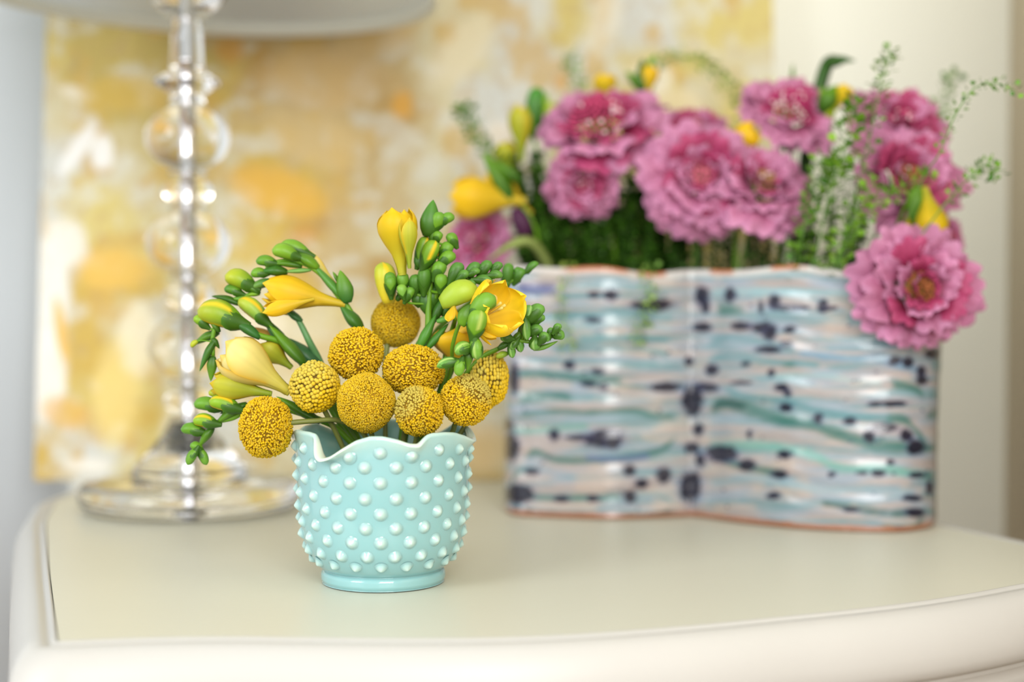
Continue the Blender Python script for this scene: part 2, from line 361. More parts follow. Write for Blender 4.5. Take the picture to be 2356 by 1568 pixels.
for a in (0.5, 2.6, 4.7):
    sp.add(*tube([(LX, LY, zb + .115), (SCX + .08 * math.cos(a), LY + .08 * math.sin(a), zb + .112), (SCX + .176 * math.cos(a), LY + .176 * math.sin(a), zb + .115)], .0015, 6))
sp.add(*lathe([(0, z(-195)), (.014, z(-195)), (.014, z(-195) + .03), (.006, z(-195) + .034), (.006, zb + .12), (0, zb + .12)], 24, LX, LY))
ob('shade_holder', sp.mesh('shade_holder', M['chrome']), lamp)

# ------------------------------------------------------------------ ceramic planter
fp = [(1159, 1166), (1164, 1178), (1185, 1186), (1230, 1189), (1300, 1192), (1400, 1195), (1480, 1193), (1540, 1191), (1570, 1189.5), (1590, 1188.5), (1612, 1191), (1645, 1195), (1700, 1203), (1800, 1214), (1900, 1221), (2000, 1225), (2070, 1225), (2118, 1220), (2144, 1213), (2155, 1204)]
fw = np.array([ground(*p)[:2] for p in fp])
fro = catmull(fw, 18)
e0, e1 = fw[0], fw[-1]
tt = np.linspace(0, 1, 60)[1:-1]
back = np.array([e1 * (1 - t) + e0 * t + np.array([.06, 1]) * .058 * (1 - abs(2 * t - 1) ** 4) for t in tt])
ring = np.vstack([fro, back]); NR = len(ring)
cen = ring.mean(0); nf = len(fro)
NH = 240; HT = .187
V = []
for j in range(NH):
    t = j / (NH - 1); s_ = 1.0 + .030 * t - .012 * math.sin(math.pi * t) + (.0 if t > .02 else -.004 * (1 - t / .02))
    q = cen + (ring - cen) * np.array([s_, 1 + .10 * t])
    zz = TZ + .0012 + t * HT
    z_ = np.full(NR, zz) + t * (.0018 * np.sin(ring[:, 0] * 40) + .0012 * np.sin(ring[:, 0] * 95 + 1) + (.0015 - .006 * (ring[:, 0] - cen[0])))
    rid = .0003 * np.sin(t * 95 + 3 * np.sin(ring[:, 0] * 30)) + .0006 * np.sin(t * 42 + 2 * np.sin(ring[:, 0] * 17 + 1))
    q = q.copy(); q[:, 1] -= rid
    V.append(np.column_stack([q, z_]))
V = np.array(V)
px, py = proj(V)
pcx = 18 * (fbm(px / 60, py / 25, 71) - .5); pcy = 9 * (fbm(px / 70, py / 30, 72) - .5)
X, Y = px + pcx * .4, py + pcy
col = np.empty(V.shape); col[:] = lin((180, 171, 170))
col = blend(col, np.clip((fbm(px / 120, py / 14, 73) - .40) * 3, 0, .8), (158, 174, 190))
col = blend(col, np.clip((fbm(px / 150, py / 9, 74) - .48) * 4.5, 0, .8), (124, 160, 168))
col = blend(col, np.clip((fbm(px / 80, py / 40, 75) - .60) * 4, 0, .4), (206, 186, 170))
def A(x, y): return 1140 + x / 2.375, 600 + y / 2.375
def B(x, y): return 1600 + x / 2.063, 500 + y / 2.063
TEAL, AQ, DT, NV, BL = (70, 122, 116), (104, 150, 158), (36, 88, 84), (20, 20, 48), (58, 66, 136)
def stripe(pts, w, c, a):
    global col
    pts = catmull(np.array(pts), 8); pts = pts[np.argsort(pts[:, 0])]
    yc = np.interp(X, pts[:, 0], pts[:, 1], left=1e6, right=1e6)
    ww = w * 1.3 * (.75 + .6 * fbm(px / 35, py / 300, int(w * 7 + pts[0, 0]) % 97))
    endf = np.clip((X - pts[0, 0]) / 14, 0, 1) * np.clip((pts[-1, 0] - X) / 14, 0, 1)
    m = np.clip(1.5 - np.abs(Y - yc) / (ww * .5) * 1.1, 0, 1) * a * endf * (.65 + .5 * fbm(px / 22, py / 6, 80))
    col = blend(col, np.clip(m, 0, 1), c)
def S(T, pts, w, c, a=.75): stripe([T(*p) for p in pts], w, c, a)
S(A, [(110, 150), (230, 150), (345, 160)], 20, BL, .9); S(A, [(110, 130), (200, 125), (345, 125)], 8, (90, 70, 90), .8)
for pts, w, c, a in [([(340, 195), (600, 185), (960, 190)], 10, AQ, .7), ([(300, 300), (600, 295), (980, 310)], 16, AQ, .75), ([(290, 365), (700, 350), (990, 375)], 9, (150, 180, 190), .7), ([(440, 430), (700, 420), (960, 440)], 12, AQ, .7), ([(300, 490), (650, 475), (900, 500), (960, 540)], 12, AQ, .8),
                     ([(160, 540), (400, 545), (900, 560)], 11, AQ, .7), ([(120, 615), (300, 625), (460, 640), (700, 650)], 15, TEAL, .8), ([(115, 770), (200, 745), (330, 735), (430, 745)], 14, TEAL, .9), ([(470, 680), (700, 680), (900, 690), (1050, 680)], 8, TEAL, .8), ([(120, 840), (350, 820), (520, 830), (720, 815), (860, 845), (990, 850)], 10, TEAL, .8),
                     ([(80, 920), (200, 930), (420, 905), (520, 900)], 14, (120, 170, 160), .75), ([(160, 1080), (220, 1045), (330, 1085), (500, 1090), (700, 1075), (860, 1050), (960, 1000), (990, 930)], 13, TEAL, .9), ([(480, 1070), (640, 1080), (860, 1065)], 12, (108, 120, 176), .6), ([(60, 1250), (120, 1160), (220, 1145)], 10, TEAL, .7),
                     ([(100, 1260), (230, 1290), (420, 1295), (700, 1290)], 13, TEAL, .85), ([(80, 1330), (200, 1375), (400, 1390), (600, 1395), (820, 1395), (980, 1365)], 11, DT, .9), ([(700, 1290), (850, 1275), (960, 1310), (985, 1370)], 7, AQ, .7), ([(1200, 250), (1330, 265)], 20, TEAL, .7)]: S(A, pts, w, c, a)
for pts, w, c, a in [([(60, 360), (400, 350), (780, 365)], 13, (142, 184, 194), .8), ([(100, 445), (240, 440)], 18, TEAL, .8), ([(60, 600), (150, 570), (300, 590), (480, 620)], 12, AQ, .8), ([(60, 670), (180, 650), (350, 680), (600, 705)], 14, AQ, .8), ([(480, 640), (700, 670), (880, 670), (1000, 715), (1100, 740)], 13, (120, 156, 180), .8),
                     ([(400, 700), (480, 700)], 12, TEAL, .8), ([(350, 750), (600, 755), (900, 790)], 10, (160, 188, 190), .6), ([(130, 800), (250, 850), (450, 880), (650, 930), (880, 950), (950, 960)], 14, AQ, .9), ([(70, 915), (130, 885), (230, 905), (420, 965), (560, 985), (720, 1040), (880, 1085), (1110, 1085)], 22, TEAL, .95), ([(60, 915), (140, 880), (250, 905)], 15, DT, .95),
                     ([(920, 790), (1010, 800), (1070, 830), (1095, 890)], 14, TEAL, .95), ([(900, 945), (1000, 960), (1050, 1010), (1110, 1090)], 16, TEAL, .9), ([(60, 1085), (250, 1080), (380, 1090), (560, 1130), (700, 1190), (900, 1195), (1140, 1230)], 18, (124, 176, 168), .9), ([(60, 1110), (160, 1160), (280, 1190), (440, 1225)], 16, TEAL, .85),
                     ([(60, 1260), (300, 1240), (600, 1290), (850, 1290), (1050, 1310)], 16, (150, 178, 190), .75), ([(590, 1350), (750, 1385), (950, 1405), (1060, 1390)], 13, DT, .8), ([(870, 1480), (980, 1480), (1080, 1460)], 16, TEAL, .95), ([(10, 1405), (120, 1440), (300, 1455), (480, 1470), (800, 1480)], 9, DT, .85), ([(40, 1350), (300, 1350), (500, 1370)], 8, AQ, .6), ([(640, 560), (760, 590), (900, 640)], 9, (160, 178, 188), .6)]: S(B, pts, w, c, a)
for pts, w, c, a in [([(1085, 945), (1170, 925)], 16, TEAL, .8), ([(1070, 1225), (1150, 1235)], 12, TEAL, .8), ([(1060, 1385), (1150, 1400)], 14, AQ, .8), ([(1090, 850), (1190, 830)], 14, AQ, .8), ([(1110, 700), (1210, 680)], 26, AQ, .9), ([(1070, 1100), (1160, 1090)], 12, TEAL, .8), ([(1060, 1310), (1160, 1320)], 12, AQ, .7), ([(1040, 1450), (1100, 1430)], 26, DT, .7)]: S(B, pts, w, c, a)
def dot(x, y, rx, ry_, c=NV, a=.95):
    global col
    q = ((X - x) / (rx * 1.22)) ** 2 + ((Y - y) / (ry_ * 1.22)) ** 2
    j = 1.3 * (fbm(px / 11, py / 9, 90) - .5)
    col = blend(col, np.clip(1.0 - (q / 2.6) , 0, 1) ** 1.0 * .45 * a, BL)
    col = blend(col, np.clip((1.35 - q + j) * 1.6, 0, 1) * a, c)
for d in [(630, 190, 28, 28), (860, 240, 95, 26), (1130, 190, 32, 42), (1150, 245, 18, 30), (1130, 365, 40, 22), (540, 185, 25, 14), (540, 320, 40, 12), (400, 570, 26, 20), (560, 600, 30, 11), (510, 670, 33, 13), (595, 685, 20, 16), (1055, 545, 20, 20), (1180, 590, 26, 22), (930, 690, 66, 19), (1160, 690, 50, 22), (1075, 760, 46, 66), (1110, 925, 26, 26), (590, 975, 85, 38), (450, 962, 60, 14), (315, 950, 22, 24),
          (85, 1020, 36, 58), (60, 895, 28, 30), (100, 640, 24, 70), (1075, 1025, 33, 26), (1120, 1090, 20, 32), (730, 1140, 27, 25), (915, 1170, 36, 36), (795, 1215, 33, 20), (735, 1285, 27, 27), (1065, 1235, 46, 66), (120, 1275, 66, 42), (360, 1300, 33, 16), (530, 1295, 26, 14), (200, 1150, 30, 14), (1240, 1065, 55, 30), (1290, 190, 26, 18), (830, 350, 24, 12), (640, 990, 30, 30)]:
    x, y = A(*d[:2]); dot(x, y, d[2] / 2.375, d[3] / 2.375)
for d in [(310, 425, 10, 30), (375, 400, 24, 28), (440, 430, 55, 13), (510, 430, 26, 8), (605, 420, 20, 24), (640, 430, 26, 8), (220, 515, 38, 17), (325, 525, 46, 22), (350, 560, 26, 24), (450, 530, 25, 13), (435, 600, 24, 11), (345, 625, 48, 13), (240, 690, 18, 8), (360, 735, 12, 16), (75, 720, 25, 22), (215, 780, 40, 8), (410, 810, 28, 15), (440, 835, 16, 14), (430, 905, 26, 17), (580, 950, 20, 20), (735, 970, 26, 14), (825, 1040, 20, 23), (900, 995, 48, 18), (1000, 1030, 24, 24), (1045, 1090, 33, 32), (260, 1030, 10, 18), (120, 1120, 56, 30), (245, 1175, 30, 22), (400, 1220, 33, 17), (425, 1125, 26, 18), (925, 1160, 17, 11), (650, 1215, 16, 9), (795, 1215, 18, 7), (870, 1215, 24, 12), (1055, 1220, 33, 13), (1110, 1280, 13, 24), (1030, 1335, 36, 12), (740, 1390, 28, 9), (1040, 1400, 36, 16), (370, 1320, 28, 14), (970, 1478, 36, 10), (945, 885, 46, 13), (850, 885, 26, 10), (945, 680, 26, 16), (1010, 690, 20, 20), (1070, 730, 18, 20), (1075, 770, 24, 16), (1120, 650, 26, 18), (165, 370, 18, 26)]:
    x, y = B(*d[:2]); dot(x, y, d[2] / 2.063, d[3] / 2.063)
for k_ in range(70):
    x, y = rng.uniform(1170, 2140), rng.uniform(680, 1190); dot(x, y, rng.uniform(1.5, 4), rng.uniform(1.5, 3), NV, .7)
tv = np.linspace(0, 1, NH)[:, None] * np.ones((1, NR))
TC = (178, 118, 84)
col = blend(col, np.clip((.016 + .012 * fbm(px / 40, py * 0, 93) - tv) * 120, 0, 1) * .9, TC)
m = np.clip((tv - .972) * 60, 0, 1); col = blend(col, m * .85, (214, 208, 204))
m = np.clip((tv - .985) * 80, 0, 1) * np.clip((fbm(px / 50, py * 0 + 3, 94) - .52) * 8, 0, 1); col = blend(col, m, (196, 132, 96))
col = col ** 1.12 * .84
pl = thing('ceramic_planter', 'wide hand-glazed ceramic planter with aqua stripes and navy spots', 'planter', (cen[0], cen[1], TZ))
Fq = gridF(NH, NR, True)
# rim and inside
top = V[-1]; inn = []
def inoff(off, jj=NH - 1):
    q = V[jj].copy(); tg = np.roll(q[:, :2], -3, 0) - np.roll(q[:, :2], 3, 0); tg /= np.linalg.norm(tg, axis=1)[:, None]
    x0_, x1_ = q[:, 0].min() + off, q[:, 0].max() - off
    q[:, :2] += np.stack([-tg[:, 1], tg[:, 0]], 1) * off; q[:, 0] = np.clip(q[:, 0], x0_, x1_); return q
for off, jj, dz in ((.0, NH - 1, 0), (.0016, NH - 1, .0016), (.0036, NH - 1, .0004), (.005, NH - 3, 0), (.005, int(NH * .68), 0), (.005, int(NH * .05), 0)):
    q = inoff(off, jj); q[:, 2] += dz; inn.append(q)
inn = np.array(inn); ci = np.empty(inn.shape); ci[:] = lin((190, 180, 176)); ci[0] = col[-1]; ci[1] = col[-1]
Vs = np.vstack([V.reshape(-1, 3), inn[1:].reshape(-1, 3)]); Cs = np.vstack([col.reshape(-1, 3), ci[1:].reshape(-1, 3)])
Fs = gridF(NH + 5, NR, True)
ob('body', mesh('planter_body', Vs, Fs, Cs, M['glaze']), pl)
CN = np.array([cen[0], (e0[1] + e1[1]) / 2 + .032])
bot = np.vstack([V[0] + [0, 0, .004], [[CN[0], CN[1], TZ + .0052]]]); 
ob('bottom', mesh('planter_bottom', bot, np.array([[i, (i + 1) % NR, NR] for i in range(NR)]), None, M['clay']), pl)
fm = inoff(.009, int(NH * .66)); fm[:, 2] = TZ + .12
fm = np.vstack([fm, [[CN[0], CN[1], TZ + .125]]])
o = ob('floral_foam', mesh('floral_foam', fm, np.array([[i, (i + 1) % NR, NR] for i in range(NR)]), None, M['foam']), pl); o['label'] = 'dark green planting foam inside'
PC = CN

# ------------------------------------------------------------------ hobnail vase
VD = .9; vc = ground(882, 1336); VX, VY = vc[0], vc[1]
sv = (vc - CAM) @ FWD / FPX
def vz(py): return atY(882, py, VY)[2]
prof = [(0, TZ + .0006), (128, TZ + .0006), (137, TZ + .0010), (141.5, TZ + .0026), (142.5, vz(1321)), (142, vz(1312)), (139, vz(1307)), (135, vz(1304.5)), (135.5, vz(1303)), (141, vz(1299.5)), (149, vz(1293)), (157, vz(1283)), (165, vz(1271)), (173, vz(1256)), (180, vz(1238)), (185, vz(1218)), (189, vz(1190)), (193, vz(1150)), (196, vz(1100)), (197.5, vz(1060)), (198.5, vz(1035)), (199.5, vz(1015)), (202, vz(998)), (204, vz(988))]
outer = smoothprof([(r_ * sv, z_) for r_, z_ in prof], 4)
outer = outer[np.concatenate([[True], np.abs(np.diff(outer[:, 0])) + np.abs(np.diff(outer[:, 1])) > 1e-6])]
outer[:, 0] = np.maximum(outer[:, 0], 0)
th_tab = np.array([-95, -88, -80, -70, -60, -50, -43, -39.5, -36, -31.5, -26, -20, -12, -3, 5, 14, 21, 27, 30.5, 34, 38, 48, 58, 68, 77, 84, 90, 98, 110, 125, 138, 148, 158, 170, 185, 198, 210, 222, 238, 252, 262, 265])
dr_tab = np.array([16, 14, 4, 0, 0, 0, 3, 20, 42, 52, 46, 30, 12, 3, 3, 10, 19, 21, 11, 3, 0, 0, 3, 12, 22, 24, 16, 5, 0, 0, 20, 34, 20, 0, 0, 20, 34, 20, 0, 4, 20, 16])
zr = vz(988); zlow = vz(1060)
seg = 360; th = np.linspace(-180, 180, seg, endpoint=False)
thw = np.where(th < -95, th + 360, th)
drop = np.interp(thw, th_tab, dr_tab); kk = np.array([1, 2, 3, 2, 1.]); kk /= kk.sum()
drop = sum(np.roll(drop, i - 2) * kk[i] for i in range(5)) * sv
def ruffle(r_, zz):
    wgt = np.clip((zz - zlow) / (zr - zlow), 0, 1); rr = r_ + wgt ** 3 * (drop * .62 - .0006); return rr, zz - wgt ** 1.5 * drop
th_ = np.radians(th)
rings = []; cols = []
aq, lt, wh = lin((136, 180, 182)), lin((162, 198, 196)), lin((206, 220, 206))
def addring(r_, zz, c):
    rr, z2 = ruffle(np.full(seg, 1.) * r_, np.full(seg, zz))
    rings.append(np.stack([VX + rr * np.sin(th_), VY - rr * np.cos(th_), z2], 1)); cols.append(c)
rimw = 15 * sv
for r_, zz in outer:
    wz = np.clip((zz - vz(1035)) / (zr - vz(1035)), 0, 1)
    addring(r_, zz, (aq * (1 - wz) + lt * wz) + np.outer(np.clip(drop / (30 * sv), 0, 1) * np.clip((wz - .45) * 1.8, 0, 1), wh - lt))
for a in np.linspace(0, math.pi, 9)[1:]:
    rw = rimw * .85 + 22 * sv * np.clip(drop / (45 * sv), 0, 1)
    rr_ = 204 * sv - rw / 2 + rw / 2 * math.cos(a); addring(rr_, zr + rimw * .5 * math.sin(a), lt + np.outer(np.clip(drop / (25 * sv), .25, 1), wh - lt))
for py_, r_ in ((1000, 190), (1030, 185.5), (1100, 184), (1180, 179), (1240, 168), (1270, 150), (1290, 110), (1296, 60), (1297, 0.0)):
    addring(r_ * sv, vz(py_), np.broadcast_to(lin((150, 196, 190)), (seg, 3)))
cols = [np.broadcast_to(c, (seg, 3)) for c in cols]
vase = thing('hobnail_vase', 'small aqua milk glass hobnail vase with a ruffled rim', 'vase', (VX, VY, TZ))
ob('body', mesh('vase_body', np.vstack(rings), gridF(len(rings), seg, True), np.vstack(cols), M['milk']), vase)
# hobnails
hp = smoothprof([(1.32, -.16), (1.10, .02), (.92, .22), (.74, .50), (.46, .82), (.22, 1.03), (.06, 1.12), (0, 1.13)], 2)
HR, HH = 13.4 * sv, 9.6 * sv
Vh, Fh = lathe([(max(a, 0) * HR, b_ * HH) for a, b_ in hp], 20)
hz = np.clip(Vh[:, 2:3] / HH, 0, 1); Ch = lin((138, 181, 183)) * (1 - hz ** .8) + lin((182, 206, 199)) * hz ** .8
hobm = mesh('hobnail', Vh, Fh, Ch, M['milk'])
rown = [1307, 1283, 1250, 1217.5, 1184, 1149, 1112, 1076, 1041]     # front pixel rows, lowest first
rowz = []
for pyr in rown:
    zz = TZ + .05
    for _ in range(12):
        r_ = np.interp(zz, outer[:, 1], outer[:, 0]); zz = atY(882, pyr, VY - r_)[2]
    rowz.append((zz, r_))
NHB = 18
oz, orr = outer[:, 1], outer[:, 0]
for i, (zz, r_) in enumerate(rowz):
    slope = (np.interp(zz + .001, oz, orr) - np.interp(zz - .001, oz, orr)) / .002
    if i == 0: slope = .9; 
    for k_ in range(NHB):
        a = 2 * math.pi * ((k_ + (.5 if i % 2 else 0)) / NHB) + R(3.4)
        if i == 8:
            dloc = np.interp((math.degrees(a) + 180) % 360, np.arange(0, 361), np.append(drop, drop[0]))
            if dloc > 26 * sv: continue
        n_ = unit([math.sin(a), -math.cos(a), -slope]); x_, y_, zax = frame(n_)
        sc = .92 if i == 0 else 1.0
        rr, z2 = ruffle(np.full(seg, r_), np.full(seg, zz)); j_ = int(((math.degrees(a) + 180) % 360)) % seg
        o = bpy.data.objects.new('hobnail', hobm); COL.objects.link(o); o.parent = vase
        p_ = Vector((rr[j_] * math.sin(a), -rr[j_] * math.cos(a), z2[j_] - TZ))
        mt = Matrix((x_ * sc, y_ * sc, n_ * sc)).transposed().to_4x4(); mt.translation = p_; o.matrix_local = mt

# ------------------------------------------------------------------ billy buttons
YD, YB, YO, YK = (128, 92, 24), (212, 174, 14), (196, 148, 12), (196, 180, 84)
def craspedia(x, y, rx, ry_, d, kind, label, stem, seed, pole=None):
    g = np.random.default_rng(seed)
    c = P(x, y, d); s_ = d / FPX; r_ = (rx + ry_) / 2 * s_; sq = np.array([rx / ((rx + ry_) / 2), 1, ry_ / ((rx + ry_) / 2)])
    t = thing('billy_button', label, 'flower', c, 'yellow ball flowers in the hobnail vase')
    sp_px, bead, low = {'coarse': (10.0, 5.5, .0), 'mid': (4.8, 3.2, .15), 'fine': (3.6, 2.35, .1)}[kind]
    N = int(4 * math.pi * ((rx + ry_) / 2) ** 2 / (sp_px ** 2 * .87))
    i = np.arange(N) + .5; ph = np.arccos(1 - 2 * i / N); ga = math.pi * (1 + 5 ** .5) * i
    D = np.stack([np.sin(ph) * np.cos(ga), np.cos(ph), np.sin(ph) * np.sin(ga)], 1)
    rot = Matrix.Rotation(g.uniform(0, 6), 3, 'Z') @ Matrix.Rotation(g.uniform(.2, 1.2), 3, 'X'); D = D @ np.array(rot).T
    jit = {'coarse': .13, 'mid': .34, 'fine': .3}[kind] * sp_px / ((rx + ry_) / 2); D = D + g.normal(0, jit, D.shape); D /= np.linalg.norm(D, axis=1)[:, None]
    lump = 1 + .03 * np.sin(D[:, 0] * 5 + seed) * np.sin(D[:, 2] * 4 + seed * 2)
    keep = g.random(N) > low * .35; gap = fbm(D[:, 0] * 11 + 19 + seed, D[:, 2] * 11 + 19 + D[:, 1] * 5, seed, 3)
    if kind != 'coarse': keep &= ~((gap < .36) & (g.random(N) < (.75 if kind == 'mid' else .3)))
    D = D[keep]; lump = lump[keep]; n = len(D); gap = gap[keep]
    bv, bf = ICO1 if kind == 'coarse' else ICO0
    br = bead * s_ * g.uniform(.8, 1.15, n); rad = r_ * lump - br * .9 + g.normal(0, .0003 if kind == 'mid' else .00016, n)
    el = 1.2 if kind == 'coarse' else 1.7
    # local frame: shape each bead longer along D
    dot_ = D @ bv.T                                                # n x nb
    Vb = bv[None] * br[:, None, None] + D[:, None, :] * (dot_ * (el - 1) * br[:, None])[..., None] + (D * rad[:, None])[:, None, :]
    Vb = Vb * sq
    F = (bf[None] + (np.arange(n) * len(bv))[:, None, None]).reshape(-1, 3)
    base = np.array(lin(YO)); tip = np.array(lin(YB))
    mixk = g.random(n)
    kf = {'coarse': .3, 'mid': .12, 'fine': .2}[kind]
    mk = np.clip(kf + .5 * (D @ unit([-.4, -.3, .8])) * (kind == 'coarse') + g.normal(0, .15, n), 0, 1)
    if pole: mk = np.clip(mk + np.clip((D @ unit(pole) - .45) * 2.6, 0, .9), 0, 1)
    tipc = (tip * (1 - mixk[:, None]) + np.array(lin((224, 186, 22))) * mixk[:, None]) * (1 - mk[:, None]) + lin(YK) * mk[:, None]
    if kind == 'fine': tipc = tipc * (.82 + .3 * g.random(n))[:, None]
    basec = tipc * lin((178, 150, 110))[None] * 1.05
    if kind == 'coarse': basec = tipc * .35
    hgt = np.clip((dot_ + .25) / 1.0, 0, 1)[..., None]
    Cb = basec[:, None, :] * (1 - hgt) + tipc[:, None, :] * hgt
    cv, cf = ICO3
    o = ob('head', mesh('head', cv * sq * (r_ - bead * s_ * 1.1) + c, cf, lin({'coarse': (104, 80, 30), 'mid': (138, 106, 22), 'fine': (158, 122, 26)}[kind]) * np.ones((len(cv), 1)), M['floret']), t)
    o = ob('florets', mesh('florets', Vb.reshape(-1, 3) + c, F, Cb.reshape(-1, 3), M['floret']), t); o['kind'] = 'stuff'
    pts = [c + unit(np.array(P(*stem[0])) - c) * r_ * .85] + [P(*q) for q in stem]
    Vt, Ft = tube(pts, [6.5 * s_, 6 * s_, 5.5 * s_], 8); ob('stem', mesh('stem', Vt, quads_to_mixed(Ft), lin((122, 128, 62)) * np.ones((len(Vt), 1)), M['plant']), t)
    return t
def inside(x, d=.9): return (x, 1150, d), (x, 1255, d)
BB = [
    (612, 982, 60, 70, .876, 'mid', 'yellow ball flower on a sideways stem left of the vase rim', [(668, 972, .876), (720, 968, .879), (782, 968, .885), (845, 1010, .893), (870, 1130, .9), (900, 1250, .9)], 1, None),
    (725, 890, 59, 59, .878, 'coarse', 'small coarse beaded yellow ball flower above the left rim of the vase', [(745, 940, .884), (780, 1010, .893), *inside(840)], 2, None),
    (820, 813, 62, 60, .888, 'mid', 'deep yellow ball flower directly above the largest smooth one', [(828, 880, .893), (840, 1000, .9), *inside(860)], 3, None),
    (842, 926, 67, 68, .868, 'fine', 'largest yellow ball flower, finely textured, at the front of the cluster', [(852, 985, .874), (866, 1050, .89), *inside(880)], 4, None),
    (910, 742, 56, 56, .925, 'fine', 'blurred yellow ball flower at the very top of the cluster', [(890, 800, .92), (885, 900, .915), *inside(890, .91)], 5, None),
    (951, 851, 70, 58, .886, 'mid', 'wide yellow ball flower in the middle behind the small round one', [(945, 905, .892), (930, 1000, .9), *inside(910)], 6, None),
    (965, 945, 55, 57, .864, 'mid', 'small yellow ball flower with a pale green patch over the front right rim', [(960, 1000, .872), (946, 1060, .888), *inside(920)], 7, (-.6, -.5, .6)),
    (1072, 920, 58, 58, .872, 'mid', 'yellow ball flower at the right with pale beads, beside the small front one', [(1046, 978, .878), (1030, 1010, .886), *inside(930)], 8, (.55, -.3, .75)),
    (1124, 872, 47, 66, .902, 'coarse', 'tall narrow yellow ball flower furthest right, half hidden', [(1095, 930, .9), (1050, 1010, .9), *inside(940)], 9, None)]
for b_ in BB: craspedia(*b_)

# ------------------------------------------------------------------ freesias
def sint(x, xp, fp, _c={}):
    k_ = (tuple(xp), tuple(fp))
    if k_ not in _c:
        gx_ = np.linspace(-.3, 1.3, 321); y_ = np.interp(gx_, xp, fp)
        ker = np.hanning(25); ker /= ker.sum(); y2 = np.convolve(np.pad(y_, 12, 'edge'), ker, 'valid'); _c[k_] = (gx_, y2)
    return np.interp(x, *_c[k_])
GD, GM, GLm, LM, YL, CR = (52, 92, 18), (96, 142, 28), (140, 178, 40), (168, 178, 44), (228, 186, 30), (238, 226, 160)
PR_T = np.array([0, .08, .2, .4, .6, .8, .92, 1.0]); PR_BUD = np.array([.50, .64, .82, .98, 1.0, .86, .62, .10]); PR_BR = np.array([.45, .62, .85, 1.0, .82, .5, .26, .02])
def budmesh(base, tip, wm, c0, c1, pr=PR_BUD, lob=.05, seam=None, seg=16, nr=16, flat=1.0, bend=0.08):
    L = np.linalg.norm(tip - base); x_, y_, a_ = frame(tip - base)
    # make y_ face the camera-ish
    tv_ = 1 - (1 - np.linspace(0, 1, nr)) ** 1.4; r_ = np.interp(tv_, PR_T, pr) * wm / 2; th = np.linspace(0, 2 * np.pi, seg, endpoint=False)
    rr = r_[:, None] * (1 + lob * np.cos(3 * th + .6))[None]
    bnd = (np.sin(tv_ * np.pi) * bend * L)[:, None, None] * np.array([0, 0, 1.])
    V = base + tv_[:, None, None] * a_ * L + rr[..., None] * (np.cos(th)[None, :, None] * x_ + flat * np.sin(th)[None, :, None] * y_) + bnd
    t2 = np.clip(tv_ * 1.1 - .1, 0, 1)[:, None, None]; C = lin(c0) * (1 - t2) + lin(c1) * t2 + np.zeros(V.shape)
    if seam is not None:
        m_ = (np.abs(np.cos(1.5 * th + .3)) < .16)[None, :, None] * (tv_ > .25)[:, None, None]; C = np.where(m_, lin(seam), C)
    V = V.reshape(-1, 3); n = len(V); V = np.vstack([V, base[None], (tip + a_ * .0)[None]]); C = np.vstack([C.reshape(-1, 3), C.reshape(-1, 3)[:1], C.reshape(-1, 3)[-1:]])
    F = gridF(nr, seg, True).tolist() + [((i + 1) % seg, i, n) for i in range(seg)] + [((nr - 1) * seg + i, (nr - 1) * seg + (i + 1) % seg, n + 1) for i in range(seg)]
    return V, F, C
def sheath(base, tip, wm, c, frac=.55, pr=PR_BUD):
    L = np.linalg.norm(tip - base); x_, y_, a_ = frame(tip - base); seg = 16; nr = 6
    th = np.linspace(0, 2 * np.pi, seg, endpoint=False); V = []; C = []
    for j in range(nr):
        f = j / (nr - 1); te = -.22 + f * (.22 + frac * (.15 + .95 * np.abs(np.cos(th)) ** 1.3))
        r_ = (np.interp(te, PR_T, pr) * (te >= 0) + (te < 0) * (.50 + te * 1.1)) * wm / 2 * 1.05 + .00010
        V.append(base + te[:, None] * a_ * L + r_[:, None] * (np.cos(th)[:, None] * x_ + np.sin(th)[:, None] * y_)); C.append((lin(c) if j < nr - 1 else lin(c) * 1.5) * np.ones((seg, 1)))
    V = np.vstack(V); return V, gridF(nr, seg, True), np.vstack(C)
def petalgrid(base, axis, L, wm, th0, k, prof, hw, flare, n_u=15, n_v=20, tipr=.5, c=None, wav=0.0, sd=0):
    x_, y_, a_ = frame(axis); v_ = 1 - (1 - np.linspace(0, 1, n_v)[:, None]) ** 1.5; u_ = np.linspace(-1, 1, n_u)[None]
    vb = .52 if flare > 0 else .62; sh = np.where(v_ < vb, 1, np.sqrt(np.clip(1 - ((v_ - vb) / (1.005 - vb)) ** 2, 0, 1)))
    ang = th0 + u_ * hw * sh * (.7 + .3 * np.clip(v_ * 3, 0, 1))
    rad = sint(v_, prof[0], prof[1]) * wm / 2 * k + flare * wm * np.clip(v_ - .55, 0, 1) ** 1.6 + .05 * wm * (u_ ** 2) * np.clip(v_ - .5, 0, 1) * (1 if flare > .2 else 0)
    rad = rad + wav * wm * np.sin(u_ * 4 + sd) * np.clip(v_ - .4, 0, 1)
    t = v_ * (1 - .05 * u_ ** 2 * v_)
    V = base + (t * L)[..., None] * a_ + rad[..., None] * (np.cos(ang)[..., None] * x_ + np.sin(ang)[..., None] * y_)
    c0, c1, ce = [lin(q) for q in c]; vv = np.clip(v_ * 1.1, 0, 1)[..., None]; ee = (np.abs(u_) ** 4 * np.ones_like(v_) + (v_ > .93) * .7 + 0 * u_).clip(0, 1)[..., None] * .75 * (v_[..., None] > .25)
    vein = 1 - .06 * (np.sin(u_ * 14 + sd) > .75)[..., None] * np.ones_like(v_)[..., None]
    C = ((c0 * (1 - vv) + c1 * vv) * (1 - ee) + ce * ee) * vein
    return V.reshape(-1, 3), gridF(n_v, n_u, False), (C + np.zeros(V.shape)).reshape(-1, 3)
PF_CLOSED = ([0, .1, .3, .5, .65, .8, .92, 1], [.22, .24, .42, .78, .98, 1.0, .86, .62])
